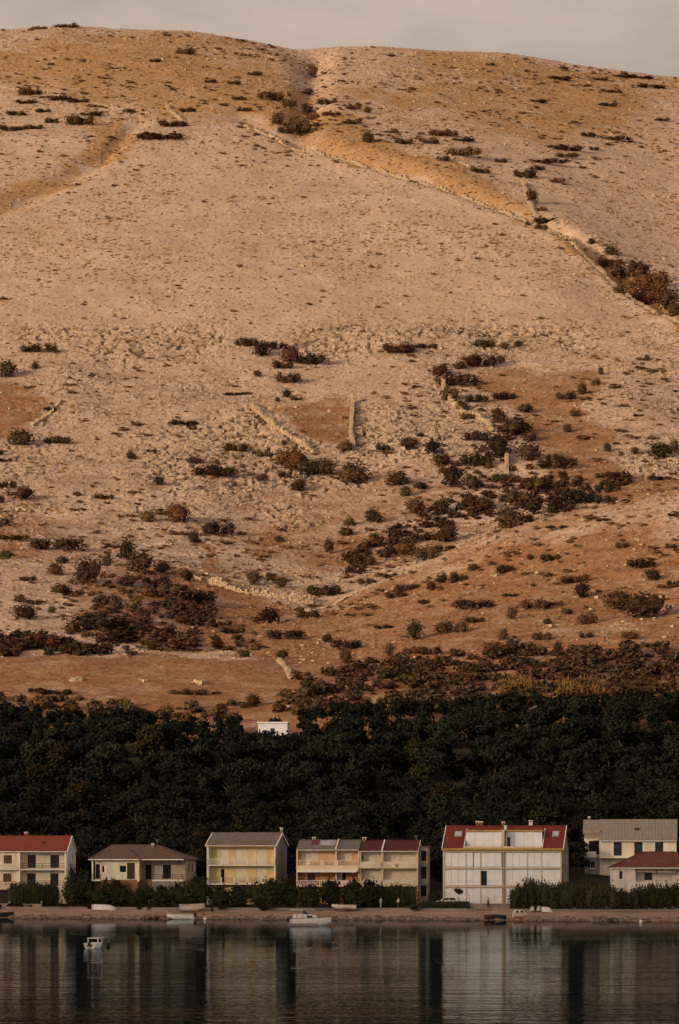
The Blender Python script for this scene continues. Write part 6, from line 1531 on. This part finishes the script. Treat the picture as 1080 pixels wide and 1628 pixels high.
# small van-like covered boat with a person's dark gap, near the water on the right
r, g, *_ = boat('small_cabin_boat', 'small white cabin boat drawn up on the beach before the white block', 827.5, 0, 8, 2.3, 1.2, .45, q=4.0)
rubrail(r, g, BTARP); cb = MB().hexa([(-1.0, -.5, .72), (.7, -.45, .75), (.7, .45, .75), (-1.0, .5, .72), (-.9, -.45, 1.25), (.3, -.4, 1.25), (.3, .4, 1.25), (-.9, .45, 1.25)]).build('cabin', BWHITE, r)
MB().box(-.75, -.35, -.53, -.46, .8, 1.12).build('cabin_window', GLASS, r); MB().box(-.05, .35, -.53, -.45, .55, 1.15).build('cabin_door', BLACK, r)
for px, lab, m, q, L_, hd in ((781, 'red-brown rowing boat at the water\'s edge before the white block', BRED, .6, 2.0, 5), (794, 'black rowing boat at the water\'s edge before the white block', BLACK, .2, 2.2, 172), (7, 'dark rowing boat at the left edge of the shore', BBLUE, 1.0, 3.2, 0)):
    r, g, *_ = boat('rowing_boat', lab, px, 0, hd, L_, 1.1, .42, m, q=q, group=None); rubrail(r, g, BWOOD)
    for x in (-.4, .4): MB().box(x - .1, x + .1, -.48, .48, .6, .64).build('thwart', BWOOD, r)
upturned(870, 13.0, 1.7, 'small white upturned dinghy in front of the shrubs, right of the parked cars', head=-4, B_=1.0, H_=.5)
upturned(848, 14.5, .95, 'tiny white upturned tender under the shrubs, left of a pair', head=60, B_=.8, H_=.45)
upturned(859, 14.6, .95, 'tiny white upturned tender under the shrubs, right of a pair', head=50, B_=.8, H_=.5)
# mooring buoys
for px, py, lab, m in ((1019, 1468, 'white mooring buoy near the right end of the shore', BWHITE), (172, 1505, 'dark mooring buoy beside the lone white boat', BLACK), (326, 1463, 'white mooring buoy right of the skiff', BWHITE), (342, 1459, 'second small white buoy by the beach right of the skiff', BTARP)):
    y = CH * F / (py - CY); rr = .22
    r = tag(empty('mooring_buoy', ((px - CX) * y / F, y, 0)), lab, 'buoy')
    MB().loft([[(rr * cos(a) * cos(t), rr * cos(a) * sin(t), .2 + rr * 1.3 * sin(a)) for t in np.linspace(0, 2 * pi, 13)] for a in np.linspace(-1.5, 1.5, 8)], False).build('float', m, r, True)
    MB().tube([(0, 0, .45), (0, 0, .62)], .03, 5).build('ring', STEEL, r)

# ---------------------------------------------------------------- car behind the low hedge
def car(px, q, head, label, m):
    y = 615.
    for _ in range(6): y = float(shore((px - CX) * y / F)) + q
    r = tag(empty('parked_car', ((px - CX) * y / F, y, 1.9), radians(head)), label, 'car')
    def prof(pts_, w0, w1, z0):   # side outline lofted across the width
        return [[(x, -w, z) for x, z in pts_] for w in (w0, w1)]
    low = [(-2.0, .35), (-2.02, .75), (-1.9, .88), (-.9, .95), (1.0, .92), (1.75, .80), (2.0, .6), (2.0, .35)]
    MB().loft([[(x * .98, -.80, z) for x, z in low], [(x, -.84, z) for x, z in low], [(x, .84, z) for x, z in low], [(x * .98, .80, z) for x, z in low]]).build('body', m, r)
    cabp = [(-1.75, .93), (-1.35, 1.36), (-.3, 1.45), (.35, 1.38), (1.05, .93)]
    MB().loft([[(x, -.76 + .10 * (z > 1), z) for x, z in cabp], [(x, .76 - .10 * (z > 1), z) for x, z in cabp]]).build('cabin', m, r)
    for s in (-1, 1):
        for x0, x1, t0, t1 in ((-1.45, -.45, -1.2, -.42), (-.36, .78, -.34, .3)):
            MB().hexa([(x0, s * .745, .99), (x1, s * .745, .99), (x1, s * .79, .99), (x0, s * .79, .99), (t0, s * .655, 1.33), (t1, s * .655, 1.33), (t1, s * .70, 1.33), (t0, s * .70, 1.33)]).build('window', GLASS, r)
        for x in (-1.25, 1.2): wheel(r, x, s * .76, .31, .2)
        MB().box(1.92, 2.03, s * .6 - .15, s * .6 + .15, .62, .74).build('headlight', STEEL, r); MB().box(-2.05, -1.95, s * .65 - .12, s * .65 + .12, .7, .85).build('tail_light', BRED, r)
        MB().box(.62, .8, s * .9 - .07, s * .9 + .07, .95, 1.06).build('mirror', m, r)
    MB().hexa([(.5, -.6, 1.30), (1.05, -.66, .96), (1.05, .66, .96), (.5, .6, 1.30), (.55, -.6, 1.34), (1.10, -.66, 1.0), (1.10, .66, 1.0), (.55, .6, 1.34)]).build('windscreen', GLASS, r)
car(711, 22.0, 176, 'white car parked behind the low hedge left of the white block', mat('white_car_paint', (.72, .72, .72), .3, var=.03, spec=.5))

# ---------------------------------------------------------------- people
SKIN = mat('skin', (.42, .26, .19), .6, var=.05); HAIR = mat('dark_hair', (.03, .022, .018), .7, var=.1)
def person(px, q, face, label, top, legs, stride=.18, arm=.2, zb=1.6, h_=1.72):
    y = 615.
    for _ in range(6): y = float(shore((px - CX) * y / F)) + q
    r = tag(empty('person', ((px - CX) * y / F, y, zb), radians(face)), label, 'person'); k = h_ / 1.72
    def skin(name, vs, es, rad, m, root=0):
        me = bpy.data.meshes.new(name); me.from_pydata([Vector(v) * k for v in vs], es, []); me.materials.append(m)
        o = link(bpy.data.objects.new(name, me), r); md = o.modifiers.new('skin', 'SKIN'); md.use_smooth_shade = True
        for i, sv in enumerate(me.skin_vertices[0].data): sv.radius = (rad[i][0] * k, rad[i][1] * k); sv.use_root = (i == root)
        sb = o.modifiers.new('sub', 'SUBSURF'); sb.levels = 1; sb.render_levels = 1; return o
    s, a = stride, arm
    # body: pelvis, spine, neck, head, arms with hands, legs with feet (x = forward)
    vs = [(0, 0, .93), (0, 0, 1.12), (0, 0, 1.34), (0, 0, 1.46), (.01, 0, 1.54), (.02, 0, 1.66),
          (0, .17, 1.40), (-a * .4, .22, 1.13), (a * .3, .23, .88), (a * .5, .23, .78), (0, -.17, 1.40), (a * .3, -.22, 1.13), (a, -.22, .90), (a * 1.25, -.22, .81),
          (0, .09, .88), (s * .7, .10, .50), (s * .5, .10, .08), (s * .5 + .14, .10, .03), (0, -.09, .88), (-s * .3, -.10, .50), (-s, -.10, .09), (-s + .14, -.10, .03)]
    es = [(0, 1), (1, 2), (2, 3), (3, 4), (4, 5), (2, 6), (6, 7), (7, 8), (8, 9), (2, 10), (10, 11), (11, 12), (12, 13), (0, 14), (14, 15), (15, 16), (16, 17), (0, 18), (18, 19), (19, 20), (20, 21)]
    rad = [(.13, .16), (.11, .14), (.12, .17), (.055, .055), (.075, .07), (.085, .075)] + [(.06, .06), (.045, .045), (.035, .035), (.03, .04)] * 2 + [(.085, .085), (.06, .06), (.045, .045), (.04, .045)] * 2
    skin('body', vs, es, rad, SKIN)
    big = lambda ii, d: [(rad[i][0] + d, rad[i][1] + d) for i in ii]
    ii = [1, 0, 2, 6, 7, 8, 10, 11, 12]; skin('shirt', [vs[i] for i in ii], [(0, 1), (0, 2), (2, 3), (3, 4), (4, 5), (2, 6), (6, 7), (7, 8)], big(ii, .018), top)
    ii = [0, 14, 15, 16, 18, 19, 20]; skin('trousers', [vs[i] for i in ii], [(0, 1), (1, 2), (2, 3), (0, 4), (4, 5), (5, 6)], big(ii, .02), legs)
    hr = [[Vector((.0 + .10 * cos(aa) * cos(t), .088 * cos(aa) * sin(t), 1.65 + .105 * sin(aa))) * k for t in np.linspace(0, 2 * pi, 11)] for aa in np.linspace(.05, 1.5, 5)]
    MB().loft(hr, False).build('hair', HAIR, r, True)
DK = mat('dark_clothes', (.02, .02, .024), .8, var=.1); LB = mat('pale_blue_cloth', (.32, .36, .42), .8, var=.1); WH = mat('white_shirt', (.66, .64, .6), .8, var=.06); JN = mat('grey_trousers', (.10, .10, .11), .8, var=.1)
person(776.5, 16.6, 175, 'person in dark clothes walking past the white block', DK, DK, .22, zb=1.6)
person(605.5, 16.4, 60, 'person in pale clothes standing by the long hedge', LB, LB, .08, zb=1.6)
person(633.5, 16.2, 200, 'person in white shirt and dark trousers right of the pale-clothed one', WH, JN, .1, zb=1.6)

# ---------------------------------------------------------------- poles and small shore things
def pole(px, top, q, rad, label, m, arm=False, name='utility_pole'):
    y = 615.
    for _ in range(6): y = float(shore((px - CX) * y / F)) + q
    H_ = CH + (CY - top) * y / F - 1.4; r = tag(empty(name, ((px - CX) * y / F, y, 1.4)), label, 'pole')
    MB().tube([(0, 0, 0), (0, 0, H_ * .6), (.02, 0, H_)], [rad, rad * .85, rad * .7], 7).build('shaft', m, r)
    if arm: MB().tube([(0, 0, H_ - .1), (.25, -.3, H_ + .1), (.6, -.5, H_ + .05)], .04, 5).build('arm', STEEL, r); MB().box(.5, .9, -.6, -.4, H_ - .03, H_ + .08).build('lamp_head', STEEL, r)
    else: MB().box(-rad * 1.2, rad * 1.2, -rad * 1.2, rad * 1.2, H_ - .02, H_ + .08).build('cap', STEEL, r)
POLE = mat('pole_wood', (.20, .125, .085), .9, var=.2, vscale=2)
pole(662.5, 1409, 18.9, .16, 'thick brown wooden post at the right end of the long hedge, left of a pair', POLE)
pole(668, 1408, 19.2, .13, 'brown wooden post at the right end of the long hedge, right of a pair', POLE)
pole(746.5, 1424, 18.3, .06, 'thin grey post at the right end of the low clipped hedge', STEEL)
pole(809, 1428, 18.3, .06, 'thin grey post at the right end of the low wall before the white block', STEEL)
pole(16, 1434, 18.2, .14, 'stubby concrete post at the left end of the garden wall', CONC, name='gate_post')
pole(66, 1434, 18.2, .14, 'stubby concrete post at the right end of the garden wall', CONC, name='gate_post')
# rocky spit at the right end of the beach
for (px, q, s, lab) in ((1012, -1.0, .8, 'dark flat rock at the shore before the feathery shrubs, left one'), (1056, -1.6, 1.1, 'dark flat rock at the shore near the right edge'), (1074, -.6, 1.0, 'dark flat rock at the right edge of the shore'), (1060, 5, .9, 'pale flat rock on the beach at the right edge')):
    y = 600.
    for _ in range(6): y = float(shore((px - CX) * y / F)) + q
    n = 6; zz = float(np.interp(q, NEARQ, NEARZ)); pp = np.array([((px - CX) * y / F + rg.uniform(-1.2, 1.2) * s, y + rg.normal() * .4, max(zz, -.05)) for _ in range(n)])
    tag(link(bpy.data.objects.new('shore_rock', join_instances('shore_rock', stones, pp, np.array([[1.4, 1.0, .5]] * n) * s * rg.uniform(.6, 1.1, (n, 3)), rg.uniform(-.3, .3, n), BEACH, rg))), lab, 'rock')

# pebbles and weed lumps along the waterline and up the beach
n = 2600; qx = rg.uniform(-75, 75, n); qq = np.abs(rg.normal(0, 3.2, n)) - .8; k = qq < 15; qx, qq = qx[k], qq[k]; n = len(qx)
qy = shore(qx) + qq; qz = np.interp(qq, NEARQ, NEARZ); s = rg.lognormal(-1.75, .5, n)
tag(link(bpy.data.objects.new('beach_stones', join_instances('beach_stones', stones, np.stack([qx, qy, qz], -1), np.stack([s * 1.5, s * 1.2, s * .8], -1), rg.uniform(0, 6.28, n), mat('beach_stone', (.30, .22, .165), .9, vscale=.7, col2=(.12, .09, .07)), rg))), 'small dark and pale stones strewn along the beach', 'stones', kind='stuff')

# weeds and low shrubs straggling out from the gardens over the top of the beach
n = 260; qx = rg.uniform(-75, 75, n); qq = 17.2 - np.abs(rg.normal(0, 1.6, n)) + 1.2 * np.sin(qx * .7) ; qy = shore(qx) + qq; qz = np.interp(qq, NEARQ, NEARZ)
qp = CX + F * qx / qy; k = (fbm(qx / 6, qy / 6, 2, 400) > .48) & ~((qp > 594) & (qp < 642)) & ~((qp > 752) & (qp < 812)); qx, qy, qz = qx[k], qy[k], qz[k]; n = len(qx); s = rg.uniform(.5, 1.5, n)
tag(link(bpy.data.objects.new('beach_weeds', join_instances('beach_weeds', scrub_b, np.stack([qx, qy, qz + .05], -1), np.stack([s, s, s * .7], -1), rg.uniform(0, 6.28, n), M_GARD, rg))), 'dark weeds straggling over the top edge of the beach', 'weeds', kind='stuff')
